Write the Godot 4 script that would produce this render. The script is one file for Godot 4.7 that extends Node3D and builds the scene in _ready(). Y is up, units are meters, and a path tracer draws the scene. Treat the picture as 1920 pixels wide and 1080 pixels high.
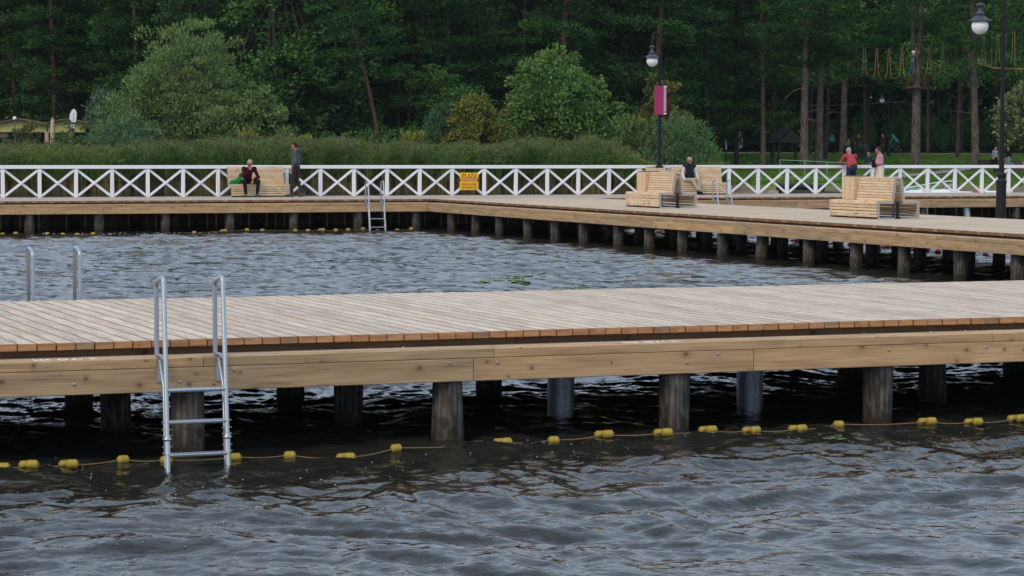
extends Node3D
# A lake beach with timber jetties, a white railing, benches and a forest shore. Jetties share one grid: u runs along the near
# jetty (right and away), v runs across it (away and left); at(u, h, v) turns grid metres into world metres. The water is at h = 0.
const TH := 0.3839724
const DECK := 0.95
var used := {}
var M := {}
var rng: RandomNumberGenerator

# ---------------------------------------------------------------- helpers: scene tree
func at(u: float, h: float, v: float) -> Vector3:
	return Vector3(u * cos(TH) - v * sin(TH), h, -(u * sin(TH) + v * cos(TH)))

func numbered(called: String) -> String:
	var k: int = used.get(called, 0)
	used[called] = k + 1
	return called if k == 0 else "%s_%03d" % [called, k]

func tag(o: Node3D, label: String, category: String, group := "") -> Node3D:
	o.set_meta("label", label)
	o.set_meta("category", category)
	if group:
		o.set_meta("group", group)
	return o

func thing(called: String, label: String, category: String, where := Vector3.ZERO, turn := 0.0, group := "") -> Node3D:
	var o := Node3D.new()
	o.name = numbered(called)
	add_child(o)
	o.position = where
	o.rotation.y = turn
	return tag(o, label, category, group)

func part(called: String, mesh: Mesh, parent: Node3D, xf := Transform3D(), mat: Material = null) -> MeshInstance3D:
	var o := MeshInstance3D.new()
	o.name = called
	o.mesh = mesh
	if mat:
		o.material_override = mat
	o.transform = xf
	parent.add_child(o, true)
	return o

func single(called: String, mesh: Mesh, label: String, category: String, where: Vector3, turn := 0.0, group := "") -> MeshInstance3D:
	var o := MeshInstance3D.new()
	o.name = numbered(called)
	o.mesh = mesh
	add_child(o)
	o.position = where
	o.rotation.y = turn
	tag(o, label, category, group)
	return o

func ground_piece(called: String, mesh: Mesh, kind := "structure") -> MeshInstance3D:
	var o := MeshInstance3D.new()
	o.name = numbered(called)
	o.mesh = mesh
	add_child(o)
	o.set_meta("kind", kind)
	return o

func copy(o: Node3D, label: String, where: Vector3, turn := 0.0, group := "") -> Node3D:
	var c: Node3D = o.duplicate()
	var base := str(o.name).rstrip("0123456789").rstrip("_")
	c.name = numbered(base)
	add_child(c)
	c.position = where
	c.rotation = Vector3(0, turn, 0)
	c.set_meta("label", label)
	if group:
		c.set_meta("group", group)
	return c

func mv(x: float, y: float, z: float, turn := 0.0) -> Transform3D:
	return Transform3D(Basis(Vector3.UP, turn), Vector3(x, y, z))

# ---------------------------------------------------------------- helpers: meshes
class MB:
	var v := PackedVector3Array()
	var n := PackedVector3Array()
	var t := PackedVector2Array()
	var c := PackedColorArray()
	var ix := PackedInt32Array()
	var col := Color.WHITE

	func p(a: Vector3, na: Vector3, ta: Vector2) -> int:
		v.append(a)
		n.append(na)
		t.append(ta)
		c.append(col)
		return v.size() - 1

	func tri(a: Vector3, b: Vector3, d: Vector3) -> void:   # counter-clockwise seen from the front
		var na := (b - a).cross(d - a).normalized()
		var i := p(a, na, Vector2(a.x + a.z, a.y))
		p(b, na, Vector2(b.x + b.z, b.y))
		p(d, na, Vector2(d.x + d.z, d.y))
		ix.append(i)
		ix.append(i + 2)
		ix.append(i + 1)

	func quad(a: Vector3, b: Vector3, d: Vector3, e: Vector3, ta := Vector2.ZERO, tb := Vector2.ZERO, td := Vector2.ZERO, te := Vector2.ZERO) -> void:
		var na := (d - a).cross(e - b).normalized()
		var i := p(a, na, ta)
		p(b, na, tb)
		p(d, na, td)
		p(e, na, te)
		ix.append_array(PackedInt32Array([i, i + 2, i + 1, i, i + 3, i + 2]))

	# an eight-sided bar along x with small chamfers; ends go to a second builder if there is one
	func bar(x0: float, x1: float, y0: float, y1: float, z0: float, z1: float, ch := 0.004, uo := Vector2.ZERO, ends: MB = null, sides: MB = null) -> void:
		var pr := [Vector2(y0 + ch, z1), Vector2(y1 - ch, z1), Vector2(y1, z1 - ch), Vector2(y1, z0 + ch), Vector2(y1 - ch, z0), Vector2(y0 + ch, z0), Vector2(y0, z0 + ch), Vector2(y0, z1 - ch)]
		var s := uo.y
		for k in 8:
			var a: Vector2 = pr[k]
			var b: Vector2 = pr[(k + 1) % 8]
			var l := a.distance_to(b)
			(sides if sides and k != 2 else self).quad(Vector3(x0, a.x, a.y), Vector3(x1, a.x, a.y), Vector3(x1, b.x, b.y), Vector3(x0, b.x, b.y), Vector2(uo.x + x0, s), Vector2(uo.x + x1, s), Vector2(uo.x + x1, s + l), Vector2(uo.x + x0, s + l))
			s += l
		var e: MB = ends if ends else self
		for side in 2:
			var x := x1 if side == 0 else x0
			var base := e.v.size()
			for k in 8:
				var a: Vector2 = pr[k]
				e.p(Vector3(x, a.x, a.y), Vector3(1 if side == 0 else -1, 0, 0), Vector2(a.y + uo.x * 0.37, a.x + uo.y))
			for k in range(1, 7):
				if side == 0:
					e.ix.append_array(PackedInt32Array([base, base + k, base + k + 1]))
				else:
					e.ix.append_array(PackedInt32Array([base, base + k + 1, base + k]))

	func box(o: Vector3, s: Vector3, xf := Transform3D()) -> void:   # o is the middle of the box
		var h := s * 0.5
		for f in [[Vector3.RIGHT, Vector3.UP], [Vector3.LEFT, Vector3.UP], [Vector3.UP, Vector3.BACK], [Vector3.DOWN, Vector3.BACK], [Vector3.BACK, Vector3.UP], [Vector3.FORWARD, Vector3.UP]]:
			var a: Vector3 = f[0]
			var b: Vector3 = f[1]
			var d := b.cross(a)
			var m := o + a * h
			var dx := d * h
			var dy := b * h
			var lx := absf(d.dot(s))
			var ly := absf(b.dot(s))
			quad(xf * (m - dx - dy), xf * (m + dx - dy), xf * (m + dx + dy), xf * (m - dx + dy), Vector2(0, 0), Vector2(lx, 0), Vector2(lx, ly), Vector2(0, ly))

	func tube(pts: Array, radii: Array, sides := 8, caps := true) -> void:
		var start := v.size()
		var up := Vector3.UP
		var len := 0.0
		for i in pts.size():
			var q: Vector3 = pts[i]
			var d: Vector3 = (pts[mini(i + 1, pts.size() - 1)] - pts[maxi(i - 1, 0)]).normalized()
			if i == 0:
				up = Vector3.RIGHT if absf(d.y) > 0.9 else Vector3.UP
			var s := d.cross(up).normalized()
			up = s.cross(d).normalized()
			if i > 0:
				len += q.distance_to(pts[i - 1])
			var r: float = radii[mini(i, radii.size() - 1)]
			for k in sides + 1:
				var a := TAU * k / sides
				var o := s * cos(a) + up * sin(a)
				p(q + o * r, o, Vector2(float(k) / sides, len))
		var w := sides + 1
		for i in pts.size() - 1:
			for k in sides:
				var a := start + i * w + k
				ix.append_array(PackedInt32Array([a, a + 1, a + w, a + 1, a + w + 1, a + w]))
		if caps:
			for e in 2:
				var i := 0 if e == 0 else pts.size() - 1
				var q: Vector3 = pts[i]
				var d: Vector3 = (q - pts[1 if e == 0 else i - 1]).normalized()
				var b := p(q, d, Vector2(0.5, 0.5))
				for k in sides + 1:
					p(v[start + i * w + k], d, Vector2(0.5, 0.5))
				for k in sides:
					if e == 0:
						ix.append_array(PackedInt32Array([b, b + 1 + k, b + 2 + k]))
					else:
						ix.append_array(PackedInt32Array([b, b + 2 + k, b + 1 + k]))

	func lathe(prof: Array, sides := 16, xf := Transform3D(), wob := 0.0, seed_ := 0) -> void:   # prof: (radius, height) from the bottom up
		var start := v.size()
		for i in prof.size():
			var q: Vector2 = prof[i]
			var a: Vector2 = prof[maxi(i - 1, 0)]
			var b: Vector2 = prof[mini(i + 1, prof.size() - 1)]
			var d := (b - a).normalized()
			for k in sides + 1:
				var an := TAU * (k % sides) / sides
				var r := q.x * (1.0 + wob * (sin(an * 2.0 + seed_ + q.y * 2.0) * 0.6 + sin(an * 5.0 + seed_ * 1.7 + q.y * 5.0) * 0.4))
				p(xf * Vector3(cos(an) * r, q.y, sin(an) * r), (xf.basis * Vector3(cos(an) * d.y, -d.x, sin(an) * d.y)).normalized(), Vector2(float(k) / sides, q.y))
		var w := sides + 1
		for i in prof.size() - 1:
			for k in sides:
				var a := start + i * w + k
				ix.append_array(PackedInt32Array([a, a + 1, a + w, a + 1, a + w + 1, a + w]))

	func mesh(m: Material = null, into: ArrayMesh = null) -> ArrayMesh:
		var am: ArrayMesh = into if into else ArrayMesh.new()
		var arr := []
		arr.resize(Mesh.ARRAY_MAX)
		arr[Mesh.ARRAY_VERTEX] = v
		arr[Mesh.ARRAY_NORMAL] = n
		arr[Mesh.ARRAY_TEX_UV] = t
		arr[Mesh.ARRAY_COLOR] = c
		arr[Mesh.ARRAY_INDEX] = ix
		am.add_surface_from_arrays(Mesh.PRIMITIVE_TRIANGLES, arr)
		if m:
			am.surface_set_material(am.get_surface_count() - 1, m)
		return am

func bar_mesh(l: float, h: float, w: float, m: Material, end_m: Material, ch := 0.004, uo := Vector2.ZERO) -> ArrayMesh:   # along x, centred
	var a := MB.new()
	var b := MB.new()
	a.bar(-l / 2, l / 2, -h / 2, h / 2, -w / 2, w / 2, ch, uo, b)
	return b.mesh(end_m, a.mesh(m))

func tube_mesh(pts: Array, radii: Array, m: Material, sides := 10) -> ArrayMesh:
	var a := MB.new()
	a.tube(pts, radii, sides)
	return a.mesh(m)

func lathe_mesh(prof: Array, m: Material, sides := 16) -> ArrayMesh:
	var a := MB.new()
	a.lathe(prof, sides)
	return a.mesh(m)

func box_mesh(s: Vector3, m: Material, ch := 0.004) -> ArrayMesh:
	var a := MB.new()
	a.bar(-s.x / 2, s.x / 2, -s.y / 2, s.y / 2, -s.z / 2, s.z / 2, minf(ch, minf(s.y, s.z) * 0.3))
	return a.mesh(m)

# a smooth-minimum field of tapered capsules, meshed as surface nets
func nets(mb: MB, bones: Array, cell: float, k := 0.03) -> void:
	var lo := Vector3.INF
	var hi := -Vector3.INF
	for b in bones:
		for e in 2:
			var r: float = b[2 + e]
			lo = lo.min(b[e] - Vector3.ONE * r)
			hi = hi.max(b[e] + Vector3.ONE * r)
	lo -= Vector3.ONE * cell * 2.5
	hi += Vector3.ONE * cell * 2.5
	var nx := int((hi.x - lo.x) / cell) + 2
	var ny := int((hi.y - lo.y) / cell) + 2
	var nz := int((hi.z - lo.z) / cell) + 2
	var f := PackedFloat32Array()
	f.resize(nx * ny * nz)
	f.fill(9.0)
	for b in bones:
		var a: Vector3 = b[0]
		var ba: Vector3 = b[1] - a
		var ra: float = b[2]
		var dr: float = b[3] - ra
		var l2 := maxf(ba.length_squared(), 1e-8)
		var g := maxf(ra, b[3]) + k + cell * 1.5
		var l := ((a.min(b[1]) - Vector3.ONE * g - lo) / cell).floor().max(Vector3.ZERO)
		var h := ((a.max(b[1]) + Vector3.ONE * g - lo) / cell).ceil().min(Vector3(nx - 1, ny - 1, nz - 1))
		for z in range(int(l.z), int(h.z) + 1):
			for y in range(int(l.y), int(h.y) + 1):
				var at_ := (z * ny + y) * nx
				for x in range(int(l.x), int(h.x) + 1):
					var q := lo + Vector3(x, y, z) * cell - a
					var s := clampf(q.dot(ba) / l2, 0.0, 1.0)
					var d := (q - ba * s).length() - ra - dr * s
					var o := f[at_ + x]
					var w := maxf(k - absf(d - o), 0.0) / k
					f[at_ + x] = minf(d, o) - w * w * k * 0.25
	var id := {}
	var base := mb.v.size()
	var off := [0, 1, nx, nx + 1, nx * ny, nx * ny + 1, nx * ny + nx, nx * ny + nx + 1]
	var pos := [Vector3(0, 0, 0), Vector3(1, 0, 0), Vector3(0, 1, 0), Vector3(1, 1, 0), Vector3(0, 0, 1), Vector3(1, 0, 1), Vector3(0, 1, 1), Vector3(1, 1, 1)]
	var edges := [[0, 1], [2, 3], [4, 5], [6, 7], [0, 2], [1, 3], [4, 6], [5, 7], [0, 4], [1, 5], [2, 6], [3, 7]]
	var far := cell * 1.8
	for z in nz - 1:
		for y in ny - 1:
			var row := (z * ny + y) * nx
			for x in nx - 1:
				var i := row + x
				if absf(f[i]) > far:
					continue
				var m := 0
				for q in 8:
					if f[i + off[q]] < 0.0:
						m += 1
				if m == 0 or m == 8:
					continue
				var sum := Vector3.ZERO
				var cnt := 0
				for e in edges:
					var fa := f[i + off[e[0]]]
					var fb := f[i + off[e[1]]]
					if (fa < 0.0) != (fb < 0.0):
						sum += pos[e[0]].lerp(pos[e[1]], fa / (fa - fb))
						cnt += 1
				var gr := Vector3(f[i + 1] - f[i], f[i + nx] - f[i], f[i + nx * ny] - f[i]) + Vector3(f[i + off[7]] - f[i + off[6]], f[i + off[7]] - f[i + off[5]], f[i + off[7]] - f[i + off[3]])
				id[i] = mb.p(lo + (Vector3(x, y, z) + sum / cnt) * cell, gr.normalized(), Vector2(x, y) * cell)
	for i in id:
		for ax in 3:
			var st: int = [1, nx, nx * ny][ax]
			var s1: int = [nx, nx * ny, 1][ax]
			var s2: int = [nx * ny, 1, nx][ax]
			var ins := f[i] < 0.0
			if ins == (f[i + st] < 0.0):
				continue
			if not (id.has(i - s1) and id.has(i - s2) and id.has(i - s1 - s2)):
				continue
			var a: int = id[i]
			var b: int = id[i - s1]
			var d: int = id[i - s1 - s2]
			var e: int = id[i - s2]
			if ins:
				mb.ix.append_array(PackedInt32Array([a, d, b, a, e, d]))
			else:
				mb.ix.append_array(PackedInt32Array([a, b, d, a, d, e]))

# ---------------------------------------------------------------- helpers: materials
func lin(r: float, g: float, b: float) -> Color:
	return Color(r, g, b).linear_to_srgb()

func mat(called: String, c: Color, rough := 0.8, metal := 0.0, spec := 0.4) -> StandardMaterial3D:
	var m := StandardMaterial3D.new()
	m.resource_name = called
	m.albedo_color = c.linear_to_srgb()
	m.roughness = rough
	m.metallic = metal
	m.metallic_specular = spec
	M[called] = m
	return m

func noise_image(w: int, h: int, sd: int, freq: float, oct := 4, kind := FastNoiseLite.TYPE_SIMPLEX_SMOOTH) -> Image:
	var f := FastNoiseLite.new()
	f.seed = sd
	f.noise_type = kind
	f.frequency = freq
	f.fractal_octaves = oct
	return f.get_seamless_image(w, h)

# wood with grain along x: light and dark streaks, knots, a few cracks
func wood(sd: int, w: int, h: int, a: Color, b: Color, knots: int, knot_c: Color, streak := 1.0, crack := 0.0) -> ImageTexture:
	var r := RandomNumberGenerator.new()
	r.seed = sd
	var s1 := noise_image(w / 16, h, sd, 0.06, 4)
	s1.resize(w, h, Image.INTERPOLATE_CUBIC)
	var s2 := noise_image(w / 4, h, sd + 5, 0.012, 3)
	s2.resize(w, h, Image.INTERPOLATE_CUBIC)
	var s3 := noise_image(w / 32, h, sd + 9, 0.16, 2)
	s3.resize(w, h, Image.INTERPOLATE_CUBIC)
	var im := Image.create(w, h, false, Image.FORMAT_RGB8)
	for y in h:
		for x in w:
			var q := clampf(0.5 + (s1.get_pixel(x, y).r - 0.5) * 1.1 * streak + (s2.get_pixel(x, y).r - 0.5) * 1.3, 0.0, 1.0)
			var c := a.lerp(b, q)
			var fine := s3.get_pixel(x, y).r
			c = c * (0.93 + 0.14 * fine)
			if crack > 0.0 and fine < 0.2 and s2.get_pixel(x, y).r > 0.55:
				c = c * (1.0 - crack)
			im.set_pixel(x, y, c)
	for i in knots:
		var kx := r.randi_range(30, w - 31)
		var ky := r.randi_range(8, h - 9)
		var kr := r.randf_range(0.9, 2.2)
		var ex := r.randf_range(0.28, 0.85)
		for y in range(maxi(0, ky - 24), mini(h, ky + 25)):
			for x in range(maxi(0, kx - 60), mini(w, kx + 61)):
				var d := sqrt(pow((x - kx) / ex, 2) + pow(float(y - ky), 2)) / kr
				if d < 22.0:
					var c := im.get_pixel(x, y)
					if d < 4.5:
						c = c.lerp(knot_c, 0.85 * smoothstep(5.5, 2.5, d) + 0.1)
					else:
						var ring := 0.5 + 0.5 * sin(d * 1.9)
						c = c.lerp(knot_c, 0.22 * ring * smoothstep(20.0, 5.0, d) + 0.25 * smoothstep(11.0, 4.0, d))
					im.set_pixel(x, y, c)
	im.generate_mipmaps()
	return ImageTexture.create_from_image(im)

func mottled(sd: int, w: int, h: int, stretch_x: int, stretch_y: int, a: Color, b: Color, freq := 0.05, gain := 1.2) -> ImageTexture:
	var s := noise_image(w / stretch_x, h / stretch_y, sd, freq, 5)
	s.resize(w, h, Image.INTERPOLATE_CUBIC)
	var im := Image.create(w, h, false, Image.FORMAT_RGB8)
	for y in h:
		for x in w:
			im.set_pixel(x, y, a.lerp(b, clampf(0.5 + (s.get_pixel(x, y).r - 0.5) * gain, 0.0, 1.0)))
	im.generate_mipmaps()
	return ImageTexture.create_from_image(im)

func textured(called: String, tex: Texture2D, scale: Vector2, rough := 0.8, tint := Color.WHITE, spec := 0.3) -> StandardMaterial3D:
	var m := mat(called, tint, rough, 0.0, spec)
	m.albedo_texture = tex
	m.uv1_scale = Vector3(scale.x, scale.y, 1)
	return m

func materials() -> void:
	var deck := wood(11, 1024, 256, lin(0.615, 0.54, 0.455), lin(0.475, 0.40, 0.325), 22, lin(0.37, 0.27, 0.2), 1.0, 0.15)
	for k in 4:
		textured("deck_wood_%d" % k, deck, Vector2(0.3, 1.7), 0.85, [Color(1.03, 1.02, 1.01), Color(0.93, 0.91, 0.91), Color(1.1, 1.08, 1.05), Color(0.98, 0.94, 0.91)][k], 0.25)
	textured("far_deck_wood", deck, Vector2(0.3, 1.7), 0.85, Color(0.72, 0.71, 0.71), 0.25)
	for k in 4:
		textured("deck_warm_%d" % k, deck, Vector2(0.3, 1.7), 0.85, [Color(1.06, 1.03, 0.95), Color(0.96, 0.93, 0.86), Color(1.12, 1.08, 0.99), Color(1.0, 0.96, 0.88)][k], 0.25)
	var beam := wood(23, 1024, 256, lin(0.54, 0.355, 0.195), lin(0.40, 0.255, 0.14), 16, lin(0.17, 0.105, 0.065), 0.9, 0.2)
	textured("shaded_side", beam, Vector2(0.27, 1.9), 0.9, Color(0.58, 0.49, 0.45), 0.15)  # unbleached brown, darkened so the gaps between planks look shaded
	textured("beam_wood", beam, Vector2(0.27, 1.9), 0.75, Color(1, 1, 1), 0.3)
	textured("beam_wood_pale", beam, Vector2(0.27, 1.9), 0.75, Color(1.12, 1.1, 1.04), 0.3)
	textured("beam_wood_grey", beam, Vector2(0.27, 1.9), 0.8, Color(0.88, 0.93, 0.98), 0.3)
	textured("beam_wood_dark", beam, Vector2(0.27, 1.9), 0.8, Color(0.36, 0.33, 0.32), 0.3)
	textured("ledge_wood", deck, Vector2(0.3, 1.7), 0.85, Color(1.06, 1.02, 0.98), 0.25)
	var ends := wood(31, 256, 256, lin(0.49, 0.265, 0.135), lin(0.34, 0.17, 0.085), 14, lin(0.28, 0.10, 0.04), 0.8)
	textured("end_grain", ends, Vector2(1.3, 3.1), 0.85, Color(1, 1, 1), 0.2)
	textured("end_grain_dull", ends, Vector2(1.3, 3.1), 0.85, Color(0.72, 0.86, 1.0), 0.2)
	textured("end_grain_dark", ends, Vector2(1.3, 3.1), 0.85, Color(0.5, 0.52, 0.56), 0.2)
	var bench := wood(41, 1024, 256, lin(0.76, 0.585, 0.395), lin(0.66, 0.48, 0.30), 40, lin(0.36, 0.2, 0.09), 0.8)
	textured("bench_wood", bench, Vector2(0.4, 2.3), 0.6, Color(1, 1, 1), 0.35)
	textured("bench_wood_warm", bench, Vector2(0.4, 2.3), 0.6, Color(0.95, 0.9, 0.84), 0.35)
	textured("bench_end", bench, Vector2(2.0, 2.3), 0.7, Color(0.8, 0.7, 0.6), 0.3)
	var pile := Image.create(256, 256, false, Image.FORMAT_RGB8)
	var ps := noise_image(256, 32, 51, 0.07, 5)
	ps.resize(256, 256, Image.INTERPOLATE_CUBIC)
	var pn := noise_image(256, 256, 52, 0.02, 4)
	for y in 256:
		for x in 256:
			var q := clampf(0.5 + (ps.get_pixel(x, y).r - 0.5) * 1.5 + (pn.get_pixel(x, y).r - 0.5) * 1.1, 0, 1)
			var c := lin(0.19, 0.172, 0.155).lerp(lin(0.05, 0.042, 0.036), q)
			var h := 1.5 * (1.0 - y / 255.0) - 0.6          # metres above the water
			var wet := smoothstep(0.26, 0.08, h + (pn.get_pixel(x, y).r - 0.5) * 0.45)
			c = c.lerp(lin(0.022, 0.021, 0.013).lerp(lin(0.06, 0.042, 0.024), pn.get_pixel(y, x).r), wet * 0.9)
			pile.set_pixel(x, y, c)
	pile.generate_mipmaps()
	textured("pile_wood", ImageTexture.create_from_image(pile), Vector2(1, 1.0 / 1.5), 0.8, Color(0.74, 0.74, 0.75), 0.3)
	var bark := mottled(61, 128, 512, 1, 8, lin(0.17, 0.142, 0.125), lin(0.052, 0.042, 0.037), 0.06, 1.7)
	textured("bark_grey", bark, Vector2(2, 0.35), 0.95, Color.WHITE, 0.1)
	var bark2 := mottled(62, 128, 512, 1, 4, lin(0.155, 0.085, 0.055), lin(0.06, 0.038, 0.028), 0.05, 1.5)
	textured("bark_orange", bark2, Vector2(2, 0.35), 0.95, Color.WHITE, 0.1)
	textured("bark_dark", bark, Vector2(2, 0.35), 0.95, Color(0.5, 0.5, 0.5), 0.1)
	var zinc := mottled(71, 128, 256, 1, 1, lin(0.50, 0.54, 0.58), lin(0.33, 0.36, 0.40), 0.07, 1.6)
	var zm := textured("galvanised", zinc, Vector2(3, 3), 0.42, Color.WHITE, 0.5)
	zm.metallic = 0.75
	var zd := textured("steel_pile", zinc, Vector2(2, 1), 0.38, Color(0.42, 0.43, 0.46), 0.5)
	zd.metallic = 0.85
	mat("zinc_paint", Color(0.36, 0.40, 0.45), 0.5, 0.3)
	mat("white_paint", Color(0.84, 0.84, 0.87), 0.42, 0.0, 0.5)
	mat("white_paint_worn", Color(0.76, 0.765, 0.79), 0.5, 0.0, 0.45)
	mat("strip_grey", Color(0.42, 0.42, 0.47), 0.5)
	mat("lamp_iron", Color(0.009, 0.0105, 0.014), 0.6, 0.0, 0.35)
	mat("shade_grey", Color(0.055, 0.062, 0.072), 0.5, 0.0, 0.4)
	mat("opal_glass", Color(0.82, 0.82, 0.83), 0.22, 0.0, 0.5)
	mat("banner_pink", Color(0.36, 0.032, 0.125), 0.7)
	mat("sign_yellow", Color(0.95, 0.53, 0.012), 0.45, 0.0, 0.5)
	mat("sign_red", Color(0.42, 0.045, 0.012), 0.5)
	mat("sign_letter", Color(0.24, 0.03, 0.02), 0.5)
	mat("sign_pale", Color(0.9, 0.62, 0.25), 0.5)
	mat("mark_white", Color(0.8, 0.8, 0.8), 0.8)
	mat("float_yellow", Color(0.36, 0.26, 0.035), 0.45, 0.0, 0.5)
	mat("float_bright", Color(0.66, 0.53, 0.02), 0.4, 0.0, 0.5)
	mat("float_red", Color(0.42, 0.022, 0.028), 0.45, 0.0, 0.5)
	mat("rope", Color(0.2, 0.14, 0.075), 0.9)
	mat("rope_tan", Color(0.33, 0.20, 0.105), 0.9)
	mat("cable", Color(0.035, 0.05, 0.045), 0.7)
	mat("dark", Color(0.012, 0.013, 0.015), 0.7)
	mat("red_rail", Color(0.24, 0.03, 0.02), 0.6)
	mat("skin", Color(0.45, 0.235, 0.165), 0.6, 0.0, 0.4)
	mat("skin_red", Color(0.40, 0.16, 0.11), 0.6, 0.0, 0.4)
	mat("eye_dark", Color(0.02, 0.016, 0.014), 0.3)
	mat("lip", Color(0.24, 0.08, 0.065), 0.6)
	for c in [["hair_grey", 0.32, 0.29, 0.27], ["hair_dark", 0.03, 0.022, 0.018], ["hair_brown", 0.085, 0.036, 0.022], ["maroon_wool", 0.05, 0.009, 0.016], ["black_cloth", 0.012, 0.013, 0.016], ["navy_vest", 0.014, 0.017, 0.026],
		["white_shirt", 0.62, 0.62, 0.66], ["beige_cloth", 0.40, 0.33, 0.25], ["grey_hoodie", 0.075, 0.088, 0.105], ["charcoal_cloth", 0.036, 0.034, 0.036], ["pink_red_shirt", 0.38, 0.06, 0.075], ["lilac_shirt", 0.48, 0.24, 0.33],
		["cream_skirt", 0.66, 0.56, 0.47], ["green_bag", 0.012, 0.21, 0.05], ["teal_jacket", 0.02, 0.17, 0.21], ["blue_jeans", 0.04, 0.085, 0.19], ["dark_blue", 0.022, 0.035, 0.065], ["grey_shirt", 0.12, 0.15, 0.15], ["pale_blue", 0.20, 0.27, 0.34],
		["shoe_grey", 0.07, 0.07, 0.075], ["shoe_white", 0.5, 0.5, 0.5], ["mustard", 0.32, 0.22, 0.03]]:
		var cm := mat(c[0], Color(c[1], c[2], c[3]), 0.9, 0.0, 0.2)
		cm.rim_enabled = true
		cm.rim = 0.15
	for c in [["leaf", 0.75, 0.3], ["needle", 0.8, 0.2]]:
		var lm := mat(c[0], Color.WHITE, c[1], 0.0, c[2])
		lm.vertex_color_use_as_albedo = true
		lm.backlight_enabled = true
		lm.backlight = Color(0.35, 0.42, 0.2)
	var rm := mat("reed", Color.WHITE, 0.7, 0.0, 0.25)
	rm.vertex_color_use_as_albedo = true
	rm.backlight_enabled = true
	rm.backlight = Color(0.9, 1.0, 0.6)
	var gm := mat("terrain", Color.WHITE, 0.95, 0.0, 0.1)
	gm.vertex_color_use_as_albedo = true
	mat("path_grey", Color(0.25, 0.235, 0.225), 0.95, 0.0, 0.1)
	var wm := mat("lake_water", Color(0.021, 0.022, 0.0185), 0.07, 0.0, 0.36)
	var rip := FastNoiseLite.new()
	rip.seed = 5
	rip.frequency = 0.02
	rip.fractal_octaves = 3
	var rt := NoiseTexture2D.new()
	rt.width = 512
	rt.height = 512
	rt.seamless = true
	rt.as_normal_map = true
	rt.bump_strength = 4.0
	rt.noise = rip
	wm.normal_enabled = true
	wm.normal_texture = rt
	wm.normal_scale = 0.5
	mat("foam", Color(0.55, 0.55, 0.55), 0.6)
	mat("algae", Color(0.22, 0.33, 0.09), 0.7)
	mat("wall_yellow", Color(0.40, 0.38, 0.14), 0.8)
	mat("roof_brown", Color(0.13, 0.105, 0.075), 0.9)
	mat("trim_cream", Color(0.44, 0.36, 0.22), 0.8)
	mat("door_green", Color(0.015, 0.055, 0.05), 0.7)
	mat("pillar_pink", Color(0.48, 0.33, 0.25), 0.8)
	mat("dark_timber", Color(0.032, 0.026, 0.024), 0.9)
	mat("grey_timber", Color(0.075, 0.062, 0.056), 0.9)
	mat("orange_wood", Color(0.34, 0.17, 0.04), 0.7)
	mat("parasol_cloth", Color(0.50, 0.40, 0.29), 0.9)
	mat("red_plastic", Color(0.38, 0.02, 0.04), 0.5)
	mat("blue_sign", Color(0.02, 0.08, 0.27), 0.5)
	mat("green_paint", Color(0.03, 0.17, 0.09), 0.6)
	mat("pale_green", Color(0.20, 0.36, 0.27), 0.6)
	mat("boat_white", Color(0.72, 0.74, 0.76), 0.3, 0.0, 0.5)
	mat("boat_green", Color(0.05, 0.42, 0.18), 0.4)
	mat("boat_blue", Color(0.10, 0.22, 0.42), 0.4)
	mat("tarp_black", Color(0.02, 0.022, 0.022), 0.6)
	mat("stone", Color(0.28, 0.25, 0.21), 0.9)

# ---------------------------------------------------------------- camera, sky, sun
func _ready() -> void:
	rng = RandomNumberGenerator.new()
	rng.seed = 20
	var cam := Camera3D.new()
	cam.name = "camera"
	cam.fov = 13.39
	cam.near = 0.1
	cam.far = 900.0
	add_child(cam)
	cam.position = Vector3(0, 2.63, 0)
	cam.basis = Basis(Vector3.RIGHT, -deg_to_rad(3.289)) * Basis(Vector3.BACK, deg_to_rad(0.16))
	cam.current = true
	var env := Environment.new()
	env.background_mode = Environment.BG_SKY
	env.tonemap_mode = Environment.TONE_MAPPER_LINEAR
	env.tonemap_exposure = 1.05
	env.sdfgi_enabled = true
	env.ssao_enabled = true
	env.ssil_enabled = true
	env.fog_enabled = true      # the moist air over the lake
	env.fog_density = 0.00006
	env.fog_light_color = Color(0.80, 0.86, 0.92)
	var sky := Sky.new()
	var sm := ProceduralSkyMaterial.new()
	sm.sky_top_color = Color(0.63, 0.79, 1.03).linear_to_srgb()
	sm.sky_horizon_color = Color(0.76, 0.87, 1.03).linear_to_srgb()
	sm.sky_curve = 0.2
	sm.ground_bottom_color = Color(0.05, 0.055, 0.05).linear_to_srgb()
	sm.ground_horizon_color = Color(0.3, 0.32, 0.33).linear_to_srgb()
	sm.sky_energy_multiplier = 1.0
	sky.sky_material = sm
	env.sky = sky
	var we := WorldEnvironment.new()
	we.name = "sky"
	we.environment = env
	add_child(we)
	var sun := DirectionalLight3D.new()
	sun.name = "sun"
	sun.light_energy = 0.5
	sun.light_color = Color(1.0, 0.93, 0.82)
	sun.light_angular_distance = 20.0
	sun.shadow_enabled = true
	add_child(sun)
	sun.look_at_from_position(Vector3(-40, 70, 60), Vector3.ZERO)
	materials()
	terrain()
	water()
	jetties()
	railing()
	benches()
	ladders()
	lamps()
	floats()
	sign_board()
	people()
	shore()
	rope_course()
	forest()
	reeds()

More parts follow.
